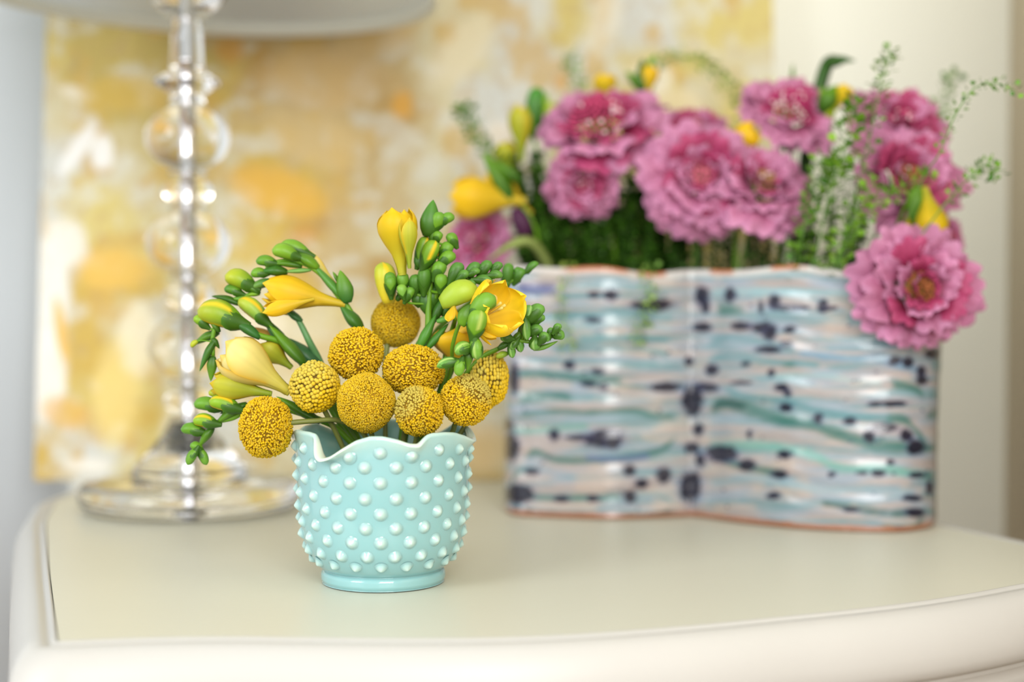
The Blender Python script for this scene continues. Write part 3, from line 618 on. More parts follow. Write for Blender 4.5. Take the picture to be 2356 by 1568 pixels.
PF_OPEN = ([0, .1, .3, .5, .7, .85, 1], [.16, .20, .42, .80, 1.05, 1.10, 1.0])
def flower(parent, base, tip, wm, colors, openf=0, name='flower', rot=0, np_=6, label=None, inner=None):
    ax = tip - base; L = np.linalg.norm(ax); prof = PF_OPEN if openf else PF_CLOSED
    s = MB(); n_t = 8
    x_, y_, a_ = frame(ax); th = np.linspace(0, 2 * np.pi, 16, endpoint=False); tv_ = np.linspace(-.03, .34, n_t)
    r_ = sint(np.clip(tv_, 0, 1), *prof) * wm / 2 * .9
    V = base + tv_[:, None, None] * L * a_ + r_[:, None, None] * (np.cos(th)[None, :, None] * x_ + np.sin(th)[None, :, None] * y_)
    o = ob(name, mesh('flower_tube', V.reshape(-1, 3), gridF(n_t, 16, True), lin(colors[0]) * np.ones((n_t * 16, 1)), M['petal']), parent)
    if label: o['label'] = label
    for i in range(np_):
        odd = i % 2
        V, F, C = petalgrid(base, ax, L * (1 if not odd else .96), wm, rot + i * 2 * math.pi / np_, .90 if odd else 1.0, prof, (R(62) if not openf else R(58)), (openf * .10 if openf else 0), c=colors, wav=.02 + .05 * (openf > 0), sd=i * 1.7)
        q = ob('petal', mesh('petal', V, F, C, M['petal']), o)
    if inner:
        m_ = MB()
        for i in range(3):
            p0 = base + ax * .4; p1 = base + ax * .9 + (x_ * math.cos(i * 2.1) + y_ * math.sin(i * 2.1)) * wm * .06
            m_.add(*tube([p0, (p0 + p1) / 2, p1], [.0004, .0004, .0009], 6, 3), lin((246, 226, 130)))
        ob('stamen', m_.mesh('stamen', M['petal']), o)
    return o
class Spray:
    def __init__(s, T, sc, label, stem, d, wid=6.5, col=GM, name='freesia_stem', group='freesia stems in the hobnail vase', cat='flower'):
        s.T, s.sc, s.d = T, sc, d
        pts = [PA(*T(*q[:2]), q[2] if len(q) > 2 else d) for q in stem]
        s.t = thing(name, label, cat, pts[0], group); s.cl = catmull(pts, 8)
        Vt, Ft = tube(pts, [wid * 1.2 * d / FPX, wid * d / FPX, wid * .6 * d / FPX], 8, 6)
        ob('stem', mesh('stem', Vt, quads_to_mixed(Ft), lin(col) * np.ones((len(Vt), 1)), M['plant']), s.t)
    def p(s, x, y, dd=0): return PA(*s.T(x, y), s.d + dd)
    def w(s, w_): return w_ * 1.06 / s.sc * s.d / FPX
    def bud(s, x0, y0, x1, y1, w_, c0=GM, c1=GLm, br=GD, dd=0, seam=None, dt=0, frac=.5):
        b0, b1 = s.p(x0, y0, dd), s.p(x1, y1, dd + dt); ratio = s.w(w_) / (np.linalg.norm(b1 - b0) + 1e-9)
        if ratio > .5: b0 = b0 - (b1 - b0) * min((ratio - .5) * .55, .35)
        V, F, C = budmesh(b0, b1, s.w(w_), c0, c1, seam=seam)
        o = ob('bud', mesh('bud', V, F, C, M['plant']), s.t)
        if br is not None:
            V, F, C = sheath(b0, b1, s.w(w_), br, frac); ob('bract', mesh('bract', V, F, C, M['plant']), o)
        q = s.cl[np.argmin(np.linalg.norm(s.cl - b0, axis=1))]; dq = np.linalg.norm(q - b0)
        if .001 < dq < .016:
            V, F = tube([b0 + (b1 - b0) * .12, b0 * .75 + q * .25 - (b1 - b0) * .1, q], [s.w(w_) * .2, s.w(w_) * .12, s.w(w_) * .12], 6, 3)
            ob('pedicel', mesh('pedicel', V, quads_to_mixed(F), lin(GM) * np.ones((len(V), 1)), M['plant']), o)
    def bract(s, x0, y0, x1, y1, w_, c0=GD, c1=GM, dd=0, bend=.05):
        V, F, C = budmesh(s.p(x0, y0, dd), s.p(x1, y1, dd), s.w(w_), c0, c1, pr=PR_BR, bend=bend, flat=.7)
        ob('bract', mesh('bract', V, F, C, M['plant']), s.t)
    def flower(s, x0, y0, x1, y1, w_, colors, openf=0, dd=0, dt=0, **k):
        return flower(s.t, s.p(x0, y0, dd), s.p(x1, y1, dd + dt), s.w(w_), colors, openf, **k)
def iv(T): # stem ending inside the vase, in crop coordinates
    if T is Z1: return [((x - 400) * 2.376, (y - 440) * 2.376, d) for x, y, d in ((905, 1245, .905), (880, 1120, .905))]
    return [((x - 820) * 2.704, (y - 440) * 2.704, d) for x, y, d in ((905, 1245, .905), (915, 1120, .91))]
a1 = iv(Z1); a2 = iv(Z2)
YEL = [(184, 182, 50), (224, 188, 18), (236, 200, 44)]; CRM = [(196, 184, 60), (236, 222, 146), (232, 186, 30)]; LIM = [(140, 160, 40), (190, 188, 56), (222, 180, 30)]; ORG = [(196, 172, 44), (232, 188, 22), (238, 202, 60)]; BIGY = [(246, 214, 90), (248, 212, 24), (250, 218, 70)]
# L1 lowest left
s = Spray(Z1, 2.376, 'drooping freesia stem with green buds hanging furthest down at the left', a1 + [(930, 1330, .9), (790, 1245, .895), (640, 1195), (520, 1140), (420, 1175), (330, 1235), (230, 1265), (175, 1340), (130, 1410)], .893, 7)
s.bract(800, 1260, 560, 1120, 80, bend=0); s.bract(400, 1160, 215, 1285, 78, GD, GM); s.bract(215, 1290, 135, 1400, 70, GD, GM)
s.bract(410, 1180, 250, 1215, 60, GD, GD, .004)
s.bud(350, 1190, 193, 1145, 84, GM, GLm, GD, -.004, YL); s.bud(260, 1185, 108, 1160, 74, GM, (100, 152, 46), GD, .003)
s.bud(260, 1125, 190, 1095, 46, LM, LM, GD, .004)
s.bud(225, 1270, 104, 1250, 72, GM, GLm, GD, -.003, YL); s.bud(160, 1315, 38, 1298, 64, GM, (92, 146, 44)); s.bud(148, 1418, 92, 1378, 50, GM, (104, 156, 44)); s.bud(125, 1410, 74, 1494, 50, GM, (100, 150, 50), GD, -.003); s.bud(140, 1412, 180, 1494, 48, GM, (100, 150, 50))
s.flower(525, 1105, 205, 1045, 150, LIM, 0, -.002, name='half_open_flower', label='lime yellow half-open bloom')
# L2 middle
s = Spray(Z1, 2.376, 'freesia stem left of the vase bearing a closed cream bloom and lime bud', a1 + [(900, 1250, .905), (760, 1020, .905), (650, 880, .903), (580, 820, .9), (450, 780), (340, 700), (260, 700), (215, 780), (215, 900)], .895, 7.5)
s.bract(720, 950, 520, 730, 100, GD, GM, .004, 0); s.bract(470, 800, 300, 700, 84, (48, 104, 46), GD); s.bract(250, 770, 195, 700, 50)
s.bud(345, 715, 130, 650, 140, GM, LM, GD, 0, (216, 190, 40), 0, .35); s.bud(175, 735, 110, 685, 56, GM, GLm)
s.bract(245, 770, 105, 840, 72, GD, GM, .004); s.bract(228, 810, 140, 985, 62, GD, (70, 124, 48)); s.bract(215, 900, 202, 1038, 56, GD, GM); s.bract(210, 800, 250, 860, 44, GD, GD)
s.bud(125, 820, 92, 850, 30, LM, LM, None)
s.flower(625, 1090, 275, 850, 245, CRM, 0, -.006, name='flower', rot=.5, label='closed cream bloom edged in yellow')
s.flower(330, 970, 245, 915, 80, CRM, 0, .004, np_=3, name='flower')
s.flower(640, 960, 480, 830, 140, LIM, 0, .010, name='half_open_flower')
# L3
s = Spray(Z1, 2.376, 'freesia stem with lime buds between the arching spray and the cream bloom', a1 + [(905, 1230, .91), (800, 1030, .91), (700, 930, .91), (590, 790, .908), (490, 690), (400, 600), (330, 520)], .905, 7)
s.bract(640, 880, 480, 680, 92, (52, 104, 50), GD, 0, 0); s.bud(505, 715, 355, 590, 92, (110, 160, 64), (176, 186, 52), GD, -.003, YL, 0, .3)
s.bract(370, 620, 205, 572, 56, GD, GD); s.bract(440, 600, 300, 590, 50, (90, 142, 60), GM)
s.bud(425, 520, 280, 458, 100, GM, (180, 186, 44), GD, 0, None, 0, .35); s.bud(370, 560, 275, 530, 54, GM, (70, 120, 40)); s.bract(470, 560, 370, 500, 60)
s.bract(600, 830, 400, 740, 60, (190, 150, 60), (206, 160, 70), .01)
# L4 arch
s = Spray(Z1, 2.376, 'freesia stem arching over at upper left with a trumpet bloom beneath', a1 + [(960, 1230, .915), (1010, 900, .915), (1000, 750), (960, 650), (900, 570), (800, 450), (700, 390), (600, 380), (500, 400)], .905, 7.5)
s.bract(1030, 760, 905, 615, 104, GD, (66, 118, 44), 0, 0); s.bract(950, 610, 908, 430, 92, (48, 100, 36), GM, -.002, 0); s.bract(900, 500, 868, 438, 30)
s.bract(940, 600, 745, 380, 66, (76, 130, 52), (80, 134, 52), 0, 0)
s.bract(790, 420, 645, 335, 92, GM, GD); s.bud(665, 355, 537, 318, 80, GM, (128, 172, 50), GD, -.003, None, 0, .2); s.bud(740, 345, 585, 285, 66, GM, (116, 160, 50), GD, .003)
s.bract(700, 410, 530, 395, 56); s.bud(560, 395, 448, 380, 58, GM, (92, 144, 44)); s.bract(750, 430, 590, 440, 40, (104, 152, 70), (120, 164, 80), 0, 0); s.bract(620, 440, 470, 440, 84, GD, (56, 110, 40)); s.bud(500, 450, 420, 452, 54, GM, (108, 158, 44))
s.bract(550, 490, 385, 545, 72, (50, 104, 40), (120, 160, 70)); s.bract(470, 560, 395, 570, 40, GM, GLm)
s.flower(885, 505, 715, 330, 74, CRM, 0, .006, name='flower', np_=4)
s.flower(925, 615, 490, 525, 180, ORG, 0, -.001, name='flower', rot=.4, label='golden trumpet bloom lying sideways')
s.flower(760, 590, 488, 660, 90, ORG, 0, -.010, np_=3, name='flower', rot=2)
# L5 stem and leaves
s = Spray(Z1, 2.376, 'thick green freesia stem rising behind the arching spray to a golden bloom', a1 + [(900, 1200, .918), (800, 940, .918), (740, 820), (690, 720), (650, 660)], .912, 9, (94, 142, 88))
s.bract(700, 710, 600, 640, 60, (56, 108, 60), GD, 0, 0); s.bract(800, 960, 620, 800, 110, (52, 96, 60), (52, 96, 50), .004, 0)
s.flower(675, 690, 560, 600, 90, ORG, 0, .004, name='flower')
# R1 upright
s = Spray(Z2, 2.704, 'upright freesia stem above the cluster with a tall yellow bloom and many buds', a2 + [(300, 1400, .91), (370, 1000, .905), (440, 880), (450, 700), (470, 480), (500, 320), (500, 200)], .895, 8)
s.flower(285, 510, 245, 105, 240, YEL, 0, -.002, rot=.3, label='tall yellow bloom with a lime outer petal')
s.flower(330, 470, 318, 165, 112, LIM, 0, -.014, np_=3, rot=-1.2, name='outer_petals')
s.bud(200, 690, 160, 440, 130, (206, 188, 44), (160, 178, 46), None, .004, YL)
s.bud(215, 640, 205, 500, 72, GM, (86, 138, 44), GD, -.002); s.bud(215, 610, 210, 530, 60, GM, (96, 148, 50), GD, -.006); s.bud(288, 600, 285, 502, 76, GM, (100, 150, 50)); s.bud(290, 645, 272, 578, 60, (110, 160, 60), (126, 170, 62), GD, -.006); s.bud(310, 672, 350, 598, 60, GM, (100, 150, 50), GD, -.004); s.bud(365, 610, 372, 515, 80, GD, (84, 136, 44))
s.bract(250, 680, 300, 620, 60, GD, GD)
s.bract(440, 280, 478, 52, 122, GD, (70, 126, 38), 0, 0); s.bud(495, 215, 530, 130, 86, GM, (96, 148, 44)); s.bud(535, 190, 608, 150, 64, GM, (96, 148, 44)); s.bud(495, 300, 522, 250, 62, GM, (104, 156, 44)); s.bud(610, 325, 570, 262, 66, GM, (100, 150, 50))
s.bud(385, 450, 440, 278, 84, GM, (120, 160, 40), GD, .003, YL); s.bud(425, 455, 492, 305, 98, GM, (128, 170, 44), GD, -.004, YL); s.bud(540, 395, 592, 320, 76, GM, (100, 150, 44)); s.bud(530, 445, 615, 388, 78, GM, (106, 156, 44), GD, -.003, YL)
s.bud(500, 520, 540, 438, 84, GM, (100, 152, 44), GD, -.004, YL); s.bud(525, 595, 530, 512, 76, GM, (104, 154, 44), GD, -.008); s.bud(420, 610, 424, 472, 84, GD, (84, 136, 40), GD, -.002)
s.flower(485, 430, 520, 355, 40, ORG, 0, .002, np_=3, name='flower')
s.bract(450, 760, 410, 560, 108, GD, (56, 108, 34), .002, 0); s.bract(500, 620, 420, 420, 90, GD, GD, .006, 0); s.bract(470, 330, 500, 220, 60)
s.bract(380, 990, 500, 760, 90, (74, 132, 36), (64, 120, 34), -.002, 0); s.bract(435, 985, 575, 820, 66, (56, 112, 30), (66, 122, 34), -.004, 0); s.bract(470, 820, 570, 620, 90, GD, (60, 112, 36), .002, 0)
for b_ in [(400, 720, 350, 590, 80), (450, 720, 520, 560, 90), (500, 650, 560, 520, 70), (400, 480, 372, 370, 66), (540, 780, 600, 660, 80)]: s.bract(*b_, GD, (70, 122, 40), .002, 0)
# R2 right spray
s = Spray(Z2, 2.704, 'freesia stem bending right above the open bloom with paired green buds', a2 + [(360, 1200, .905), (430, 900, .9), (500, 640, .895), (600, 570), (690, 560), (780, 540), (880, 520)], .887, 6)
for b_ in [(590, 560, 655, 445, 80), (680, 545, 765, 445, 66), (770, 520, 838, 435, 66), (850, 500, 905, 445, 54)]: s.bud(*b_, GD, (84, 136, 56), GD, -.001, None, 0, .7)
for b_ in [(640, 545, 700, 500, 56), (740, 550, 850, 562, 58), (820, 525, 912, 522, 50), (680, 590, 745, 565, 46), (700, 520, 770, 490, 44)]: s.bud(*b_, GD, (96, 148, 60), GD, -.006, None, 0, .6)
s = Spray(Z2, 2.704, 'blurred green freesia tip pointing right beside the planter rim', a2 + [(420, 1000, .935), (700, 700, .93), (880, 600), (980, 530), (1060, 490), (1130, 450)], .925, 6)
for b_ in [(930, 590, 950, 445, 72), (990, 560, 1040, 480, 60), (1010, 540, 1000, 470, 50), (1050, 505, 1130, 442, 44), (1070, 500, 1080, 450, 30)]: s.bud(*b_, GD, (84, 140, 46), GD, 0)
s.bract(880, 610, 1000, 540, 60)
# R3 open yellow flower
s = Spray(Z2, 2.704, 'freesia stem at the right with a wide open yellow bloom and fat lime bud', a2 + [(520, 1250, .9), (560, 1000, .9), (600, 850, .898), (620, 780)], .885, 8)
s.bract(500, 810, 640, 770, 60, (90, 150, 60), (100, 156, 60), .002, 0)
s.flower(660, 860, 940, 690, 300, BIGY, 1.0, .004, -.030, name='flower', rot=.2, label='wide open bright yellow bloom', inner=True)
s.flower(700, 790, 905, 585, 150, [(240, 190, 60), (248, 232, 150), (250, 214, 70)], 0, -.004, .006, np_=3, rot=1.2, name='flower')
s.flower(700, 830, 865, 930, 70, ORG, .6, -.022, np_=3, rot=2.4, name='flower')
s.bud(545, 690, 755, 600, 142, (150, 176, 50), (160, 182, 52), None, -.014, (206, 190, 50), 0, .25)
s.flower(610, 690, 592, 815, 80, ORG, .3, -.016, np_=3, rot=1.0, name='flower')
s = Spray(Z2, 2.704, 'golden freesia bloom tucked behind the ball flowers below the open yellow one', a2 + [(520, 1280, .908), (600, 1100, .905), (640, 1030)], .9, 7)
s.flower(620, 1090, 600, 850, 270, ORG, 0, 0, 0, rot=.8, label='golden closed bloom half hidden by ball flowers')
# R4 drooping front
s = Spray(Z2, 2.704, 'freesia stem drooping in front of the open yellow bloom, green buds only', a2 + [(560, 1200, .893), (600, 950, .872), (660, 800, .862), (740, 850), (735, 930), (690, 1000), (650, 1070)], .856, 4.5)
s.bud(725, 765, 862, 650, 112, GM, (112, 162, 52), GD, 0, (170, 186, 90), 0, .25); s.bud(760, 755, 870, 690, 60, GM, (100, 150, 50), GD, .004)
s.bud(735, 880, 770, 735, 116, GM, (124, 168, 52), GD, -.003, (170, 186, 90), 0, .35); s.bract(650, 835, 712, 700, 92, GM, GD); s.bract(740, 895, 672, 790, 70, (50, 104, 40), GD); s.bract(750, 890, 822, 800, 50, (70, 120, 46), GD)
s.bud(700, 970, 612, 1000, 80, GM, (110, 160, 60), GD, -.002, (160, 190, 100), -.004, .8); s.bud(742, 930, 752, 1046, 78, GM, (110, 160, 60), GD, -.004, (160, 190, 100), 0, .8)
s.bud(640, 1055, 500, 1090, 62, GD, (110, 170, 70), GD, 0, (170, 200, 110), 0, .85); s.bud(655, 1060, 632, 1148, 68, GM, (116, 166, 56), GD, -.003); s.bract(700, 980, 690, 1115, 66)
s.bract(660, 1050, 560, 1060, 40)
# R5 right
s = Spray(Z2, 2.704, 'long green freesia stem reaching furthest right with tiny buds to its tip', a2 + [(600, 1250, .9), (760, 1050, .895), (880, 980, .89), (1000, 930), (1120, 940), (1200, 910), (1260, 890)], .884, 5.5)
s.bract(1100, 985, 1255, 930, 46, (100, 150, 60), GM, 0, -.04); s.bract(870, 1030, 960, 1005, 60, (150, 170, 50), GM, .002)
for b_ in [(1070, 800, 1165, 712, 84), (1060, 780, 1080, 706, 62), (1100, 815, 1172, 775, 60), (1050, 790, 1062, 925, 58), (1080, 880, 1160, 852, 66), (1110, 930, 1112, 990, 70), (1150, 930, 1190, 880, 58), (1200, 890, 1225, 850, 44), (1235, 870, 1270, 825, 46), (1235, 890, 1296, 905, 62), (1195, 900, 1180, 935, 40), (1240, 880, 1232, 840, 34), (958, 950, 972, 1036, 46), (1005, 920, 1025, 1000, 52), (950, 915, 895, 905, 60), (1000, 930, 960, 985, 44), (1100, 870, 1040, 850, 46), (1140, 880, 1100, 850, 50)]:
    s.bud(*b_, GD, (104, 160, 66), GD, random.uniform(-.006, .003), (150, 190, 110), 0, .7)
s.bract(1010, 930, 1060, 780, 50); s.bract(960, 950, 1060, 850, 60); s.bract(880, 980, 980, 930, 60, GD, GD)

# ------------------------------------------------------------------ flowers in the planter
ARR[0] = True
def axisY(xw): return float(np.interp(xw, [e0[0], PC[0], e1[0]], [e0[1] + .006, PC[1], e1[1] + .012]))
def scab_petal(seed, big=1.0):
    g = np.random.default_rng(seed); nu_, nv_ = 15, 7
    u_ = np.linspace(-1, 1, nu_)[None]; v_ = np.linspace(0, 1, nv_)[:, None]
    hw = .16 + .34 * np.clip(v_ * 1.4, 0, 1) ** 1.2
    lob = 1 - .24 * (1 - np.abs(np.cos(u_ * 1.5 * np.pi))) ** 1.5 - .30 * u_ ** 2
    r_ = v_ * (lob * .9 * v_ + (1 - v_)) 
    X_ = u_ * hw; Z_ = .16 * np.sin(v_ * 2.4) + .09 * np.sin(u_ * 5 + g.uniform(0, 6)) * v_ + .05 * g.normal(size=(nv_, nu_)) * v_
    V = np.stack([X_ + 0 * v_, r_ + 0 * u_, Z_], -1).reshape(-1, 3)
    t_ = (v_ + 0 * u_)[..., None]; C = lin((166, 66, 106)) * (1 - t_) + lin((207, 142, 180)) * t_
    C = C * (.8 + .35 * g.random()) ; return V, gridF(nv_, nu_, False), C.reshape(-1, 3)
PETS = [mesh('scabiosa_petal', *scab_petal(k_), M['petal']) for k_ in range(6)]
DARKP = []
for k_ in range(3):
    V, F, C = scab_petal(40 + k_); DARKP.append(mesh('scabiosa_petal_dark', V, F, C * lin((232, 150, 180)), M['petal']))
def scabiosa(x, y, rpx, d, nrm, label, seed, core=(168, 70, 100), stem_x=None, dome=0, dense=1.0, dark=.3):
    g = np.random.default_rng(seed); c = PA(x, y, d); r_ = rpx * d / FPX; n_ = unit(nrm); X_, Y_, Z_ = frame(n_)
    t = thing('scabiosa', label, 'flower', c, 'pink scabiosa blooms in the ceramic planter')
    for (ri, L, cnt, tl, hgt) in ((.46, .80, 10, -.15, -.04), (.44, .66, 10, .10, 0.03), (.36, .52, 10, .40, .10), (.26, .38, 9, .72, .18), (.18, .26, 7, 1.0, .25))[:3 if dome else 5]:
        for i in range(int(cnt * dense)):
            a = 2 * math.pi * (i + g.uniform(-.25, .25)) / int(cnt * dense) + ri * 9
            rd = X_ * math.cos(a) + Y_ * math.sin(a); tan = -X_ * math.sin(a) + Y_ * math.cos(a)
            tt_ = tl + g.uniform(-.38, .32); dirv = rd * math.cos(tt_) + n_ * math.sin(tt_); nv_ = np.cross(tan, dirv)
            Ls = L * r_ * g.uniform(.68, 1.18)
            me = PETS[g.integers(6)] if g.random() > dark * (1.6 if ri < .40 else .12) else DARKP[g.integers(3)]
            o = bpy.data.objects.new('petal', me); COL.objects.link(o); o.parent = t
            m_ = Matrix((tan * Ls * (1.0 + .3 * g.random()), dirv * Ls, -nv_ * Ls)).transposed().to_4x4(); m_.translation = Vector(rd * r_ * ri * .9 + n_ * r_ * hgt); o.matrix_local = m_
    cb = MB(); cv, cf = ICO1
    for i in range(60 if not dome else 150):
        a = i * 2.39996; qm = .30 if not dome else .48; q = math.sqrt((i + .5) / (60 if not dome else 150)) * qm; p_ = c + (X_ * math.cos(a) + Y_ * math.sin(a)) * q * r_ + n_ * r_ * (.20 + (.12 if not dome else .42) * (1 - (q / qm) ** 2))
        cc = lin(core) * (.7 + .6 * g.random()) if g.random() > .12 else np.array(lin((226, 190, 200)))
        cb.add(cv * r_ * .038 + p_, cf, cc)
    ob('pincushion', cb.mesh('pincushion', M['floret']), t)
    sx = stem_x if stem_x is not None else x
    cal = c - n_ * r_ * .12
    V, F, C = budmesh(c - n_ * r_ * .25, c + n_ * r_ * .18, r_ * .5, GM, GM, nr=6, seg=10); ob('calyx', mesh('calyx', V, F, C, M['plant']), t)
    fx_ = PC[0] + (sx - 1640) / FPX * 1.12 * .80; foot = np.array([fx_, axisY(fx_) + g.uniform(-.008, .010), TZ + .12])
    mid = (cal + foot) / 2 + np.array([0, .004, .01]); 
    top = cal - n_ * r_ * .3
    if n_[2] < .1: top = top + np.array([0, .004, .004])
    V, F = tube([cal, top * .7 + cal * .3 + [0, 0, .002], mid if z is None else (top * .4 + foot * .6), foot], .0015, 7); ob('stem', mesh('stem', V, quads_to_mixed(F), lin((88, 122, 52)) * np.ones((len(V), 1)), M['plant']), t)
SCB = [
    (1378, 300, 148, 1.10, (-.1, -.62, .75), 'pink scabiosa with a dark rosy dome, tallest at the left of the planter', 1, (170, 62, 98), 1400, 1),
    (1345, 420, 92, 1.085, (-.1, -.9, -.3), 'smaller pink scabiosa facing down under the dark domed one', 2, (170, 80, 110), 1390),
    (1615, 410, 138, 1.07, (-.1, -.95, .15), 'large light pink scabiosa facing forward at the middle of the planter', 3, (178, 92, 110), 1600),
    (1752, 430, 122, 1.08, (.15, -.75, .6), 'pink scabiosa with a brownish centre right of the middle one', 4, (150, 110, 80), 1700),
    (1812, 262, 112, 1.12, (.1, -.75, .6), 'pink scabiosa with deep magenta centre standing high in the middle', 5, (168, 54, 100), 1790, 1),
    (2065, 290, 122, 1.12, (.2, -.7, .6), 'pink scabiosa highest at the right behind green sprigs', 6, (170, 60, 100), 1960),
    (2080, 410, 130, 1.09, (.1, -.9, .2), 'rosy pink scabiosa with a greenish centre below the highest right one', 7, (160, 90, 70), 1990),
    (2110, 668, 150, 1.035, (.12, -.97, .1), 'biggest pink scabiosa hanging over the right end of the planter', 8, (140, 84, 50), 2060),
    (1098, 555, 84, 1.13, (-.4, -.8, .3), 'pale pink scabiosa low at the far left behind the freesias', 9, (170, 100, 120), 1240),
    (1600, 300, 80, 1.16, (0, -.6, .7), 'faint pink scabiosa behind the middle blooms', 10, (178, 92, 110), 1620),
    (2175, 545, 60, 1.13, (.6, -.7, .2), 'small pink scabiosa peeking out behind the hanging one', 11, (170, 80, 100), 2060)]
for q in SCB: scabiosa(*q)

PX = lambda x, y: (x, y)
def pst(x): return [((PC[0] + (x - 1640) / FPX * 1.12 * .80) / 1.115 * FPX + 1178, 780, 1.115), (x, 650, 1.115)]
def fstem(label, stem, d, wid=5): return Spray(PX, 1.0, label, stem, d, wid, GM, 'freesia_stem', 'yellow freesias in the ceramic planter')
s = fstem('blurred freesia stem with a large golden bloom at the planter\'s far left', pst(1260) + [(1230, 520), (1190, 460)], 1.10)
s.flower(1205, 462, 1035, 452, 100, ORG, 0, label='large golden bloom'); s.flower(1220, 490, 1120, 400, 70, ORG, 0, .01); s.bract(1180, 470, 1110, 350, 60, GD, GM); s.bract(1200, 420, 1130, 370, 40)
V, F, C = budmesh(PA(1185, 480, 1.1), PA(1215, 550, 1.1), 45 * 1.1 / FPX, (80, 36, 70), (70, 30, 60)); o = ob('withered_petal', mesh('withered_petal', V, F, C, M['petal']), s.t); o['label'] = 'dark purple petal'
s = fstem('blurred freesia stem with lime buds above the left end of the planter', pst(1300) + [(1270, 450), (1230, 330), (1235, 240)], 1.13)
s.flower(1200, 370, 1200, 240, 62, LIM, 0); s.bud(1230, 300, 1235, 200, 46, GD, (70, 140, 50)); s.bud(1255, 290, 1275, 235, 34, GM, LM); s.bract(1230, 300, 1215, 220, 36); s.flower(1190, 400, 1150, 330, 60, LIM, 0, .01); s.bract(1240, 260, 1262, 215, 30, GM, GLm)
s = fstem('blurred freesia stem with one dark yellow bud above the domed scabiosa', pst(1480) + [(1480, 450), (1480, 300), (1475, 220)], 1.15)
s.flower(1488, 225, 1498, 150, 42, ORG, 0); s.bract(1480, 210, 1440, 165, 38, GD, GM); s.bract(1480, 220, 1478, 135, 36, GD, GD); s.bract(1490, 160, 1510, 125, 24, GM, GM)
s = fstem('small round yellow freesia bloom peeking over the domed scabiosa', pst(1420) + [(1410, 400), (1398, 240)], 1.15); s.flower(1396, 235, 1390, 170, 56, YEL, 0)
s = fstem('bright yellow freesia petals between the middle scabiosas', pst(1690) + [(1690, 450), (1670, 345)], 1.09); s.flower(1650, 345, 1745, 300, 62, ORG, 0)
s = fstem('yellow freesia bud with dark green bracts right of the magenta scabiosa', pst(1900) + [(1910, 420), (1915, 260)], 1.12); s.flower(1925, 250, 1950, 195, 40, YEL, 0); s.bract(1890, 260, 1925, 195, 60, GD, GM); s.bract(1910, 270, 1890, 200, 40, (150, 170, 30), GM)
s = fstem('drooping yellow freesia bloom above the hanging scabiosa', pst(2020) + [(2080, 480), (2120, 440)], 1.06); s.flower(2128, 432, 2150, 545, 72, YEL, 0); s.bract(2110, 430, 2100, 520, 40, GM, GD); s.flower(2110, 450, 2100, 540, 44, ORG, 0, .01)
# bent leaf and dark leaf
def strap(label, pts, w0, c, name='leaf_blade', d=1.1):
    pts = [PA(x, y, dd) for x, y, dd in pts]; p = catmull(pts, 8); n = len(p); T_ = np.gradient(p, axis=0)
    V = []; wv = w0 * d / FPX * np.interp(np.linspace(0, 1, n), [0, .3, .7, 1], [.7, 1, .9, .05])
    for i in range(n):
        b_ = unit(np.cross(T_[i], FWD)); n_ = unit(np.cross(T_[i], b_)); V += [p[i] - b_ * wv[i], p[i] - n_ * wv[i] * .25, p[i] + b_ * wv[i], p[i] + n_ * wv[i] * .35]
    me = mesh(name, V, gridF(n, 4, True), lin(c) * np.ones((len(V), 1)), M['plant']); o = ob(name, me); o['label'] = label; o['category'] = 'leaf'; return o
strap('long pale green leaf bent over at the left rim of the planter', [(1290, 700, 1.11), (1265, 620, 1.10), (1225, 560, 1.08), (1180, 562, 1.07), (1120, 600, 1.06)], 14, (136, 152, 84))
strap('dark green leaf sticking up behind the magenta scabiosa', [(1830, 700, 1.12), (1850, 400, 1.14), (1895, 170, 1.14), (1930, 140, 1.13), (1968, 140, 1.12)], 17, (52, 92, 34))
strap('small green leaf tip left of the dark leaf above the magenta scabiosa', [(1790, 700, 1.12), (1810, 400, 1.14), (1822, 200, 1.14), (1824, 145, 1.14)], 8, (96, 136, 44))

# ------------------------------------------------------------------ green sprigs
def leafV():
    v_ = np.linspace(0, 1, 5); wv = np.array([.08, .42, .5, .34, .02]); V = []
    for a, w_ in zip(v_, wv): V += [(-w_, a, .08 * math.sin(a * 3) + .10), (0, a, .10 * math.sin(a * 3)), (w_, a, .08 * math.sin(a * 3) + .10)]
    return np.array(V), gridF(5, 3, False)
LV, LF = leafV()
def leaves(mb, pts, n, size, g, c0, c1, t0=0.0, pod=False, spread=1.0):
    p = catmull(pts, 8); m = len(p); T_ = np.gradient(p, axis=0)
    for i in range(n):
        f = t0 + (1 - t0) * (i + g.random()) / n; k_ = min(int(f * (m - 1)), m - 2); q = p[k_] + (p[k_ + 1] - p[k_]) * (f * (m - 1) - k_)
        x_, y_, a_ = frame(T_[k_]); an = i * 2.4 + g.uniform(-.4, .4); rd = x_ * math.cos(an) + y_ * math.sin(an)
        s_ = size * g.uniform(.6, 1.2); dirv = unit(rd * spread + a_ * g.uniform(.2, .9)); X_ = unit(np.cross(dirv, a_ + g.normal(0, .3, 3))); Z_ = np.cross(X_, dirv)
        c = np.array(lin(c0)) * (1 - (u0 := g.random())) + np.array(lin(c1)) * u0
        if pod:
            e = q + dirv * s_ * 1.1
            mb.add(np.array([q, q + X_ * s_ * .05, e + X_ * s_ * .05, e]), np.array([[0, 1, 2, 3]]), lin(GM)); q = e
        mb.add(q + (LV[:, :1] * X_ + LV[:, 1:2] * dirv + LV[:, 2:] * Z_) * s_, LF, c)
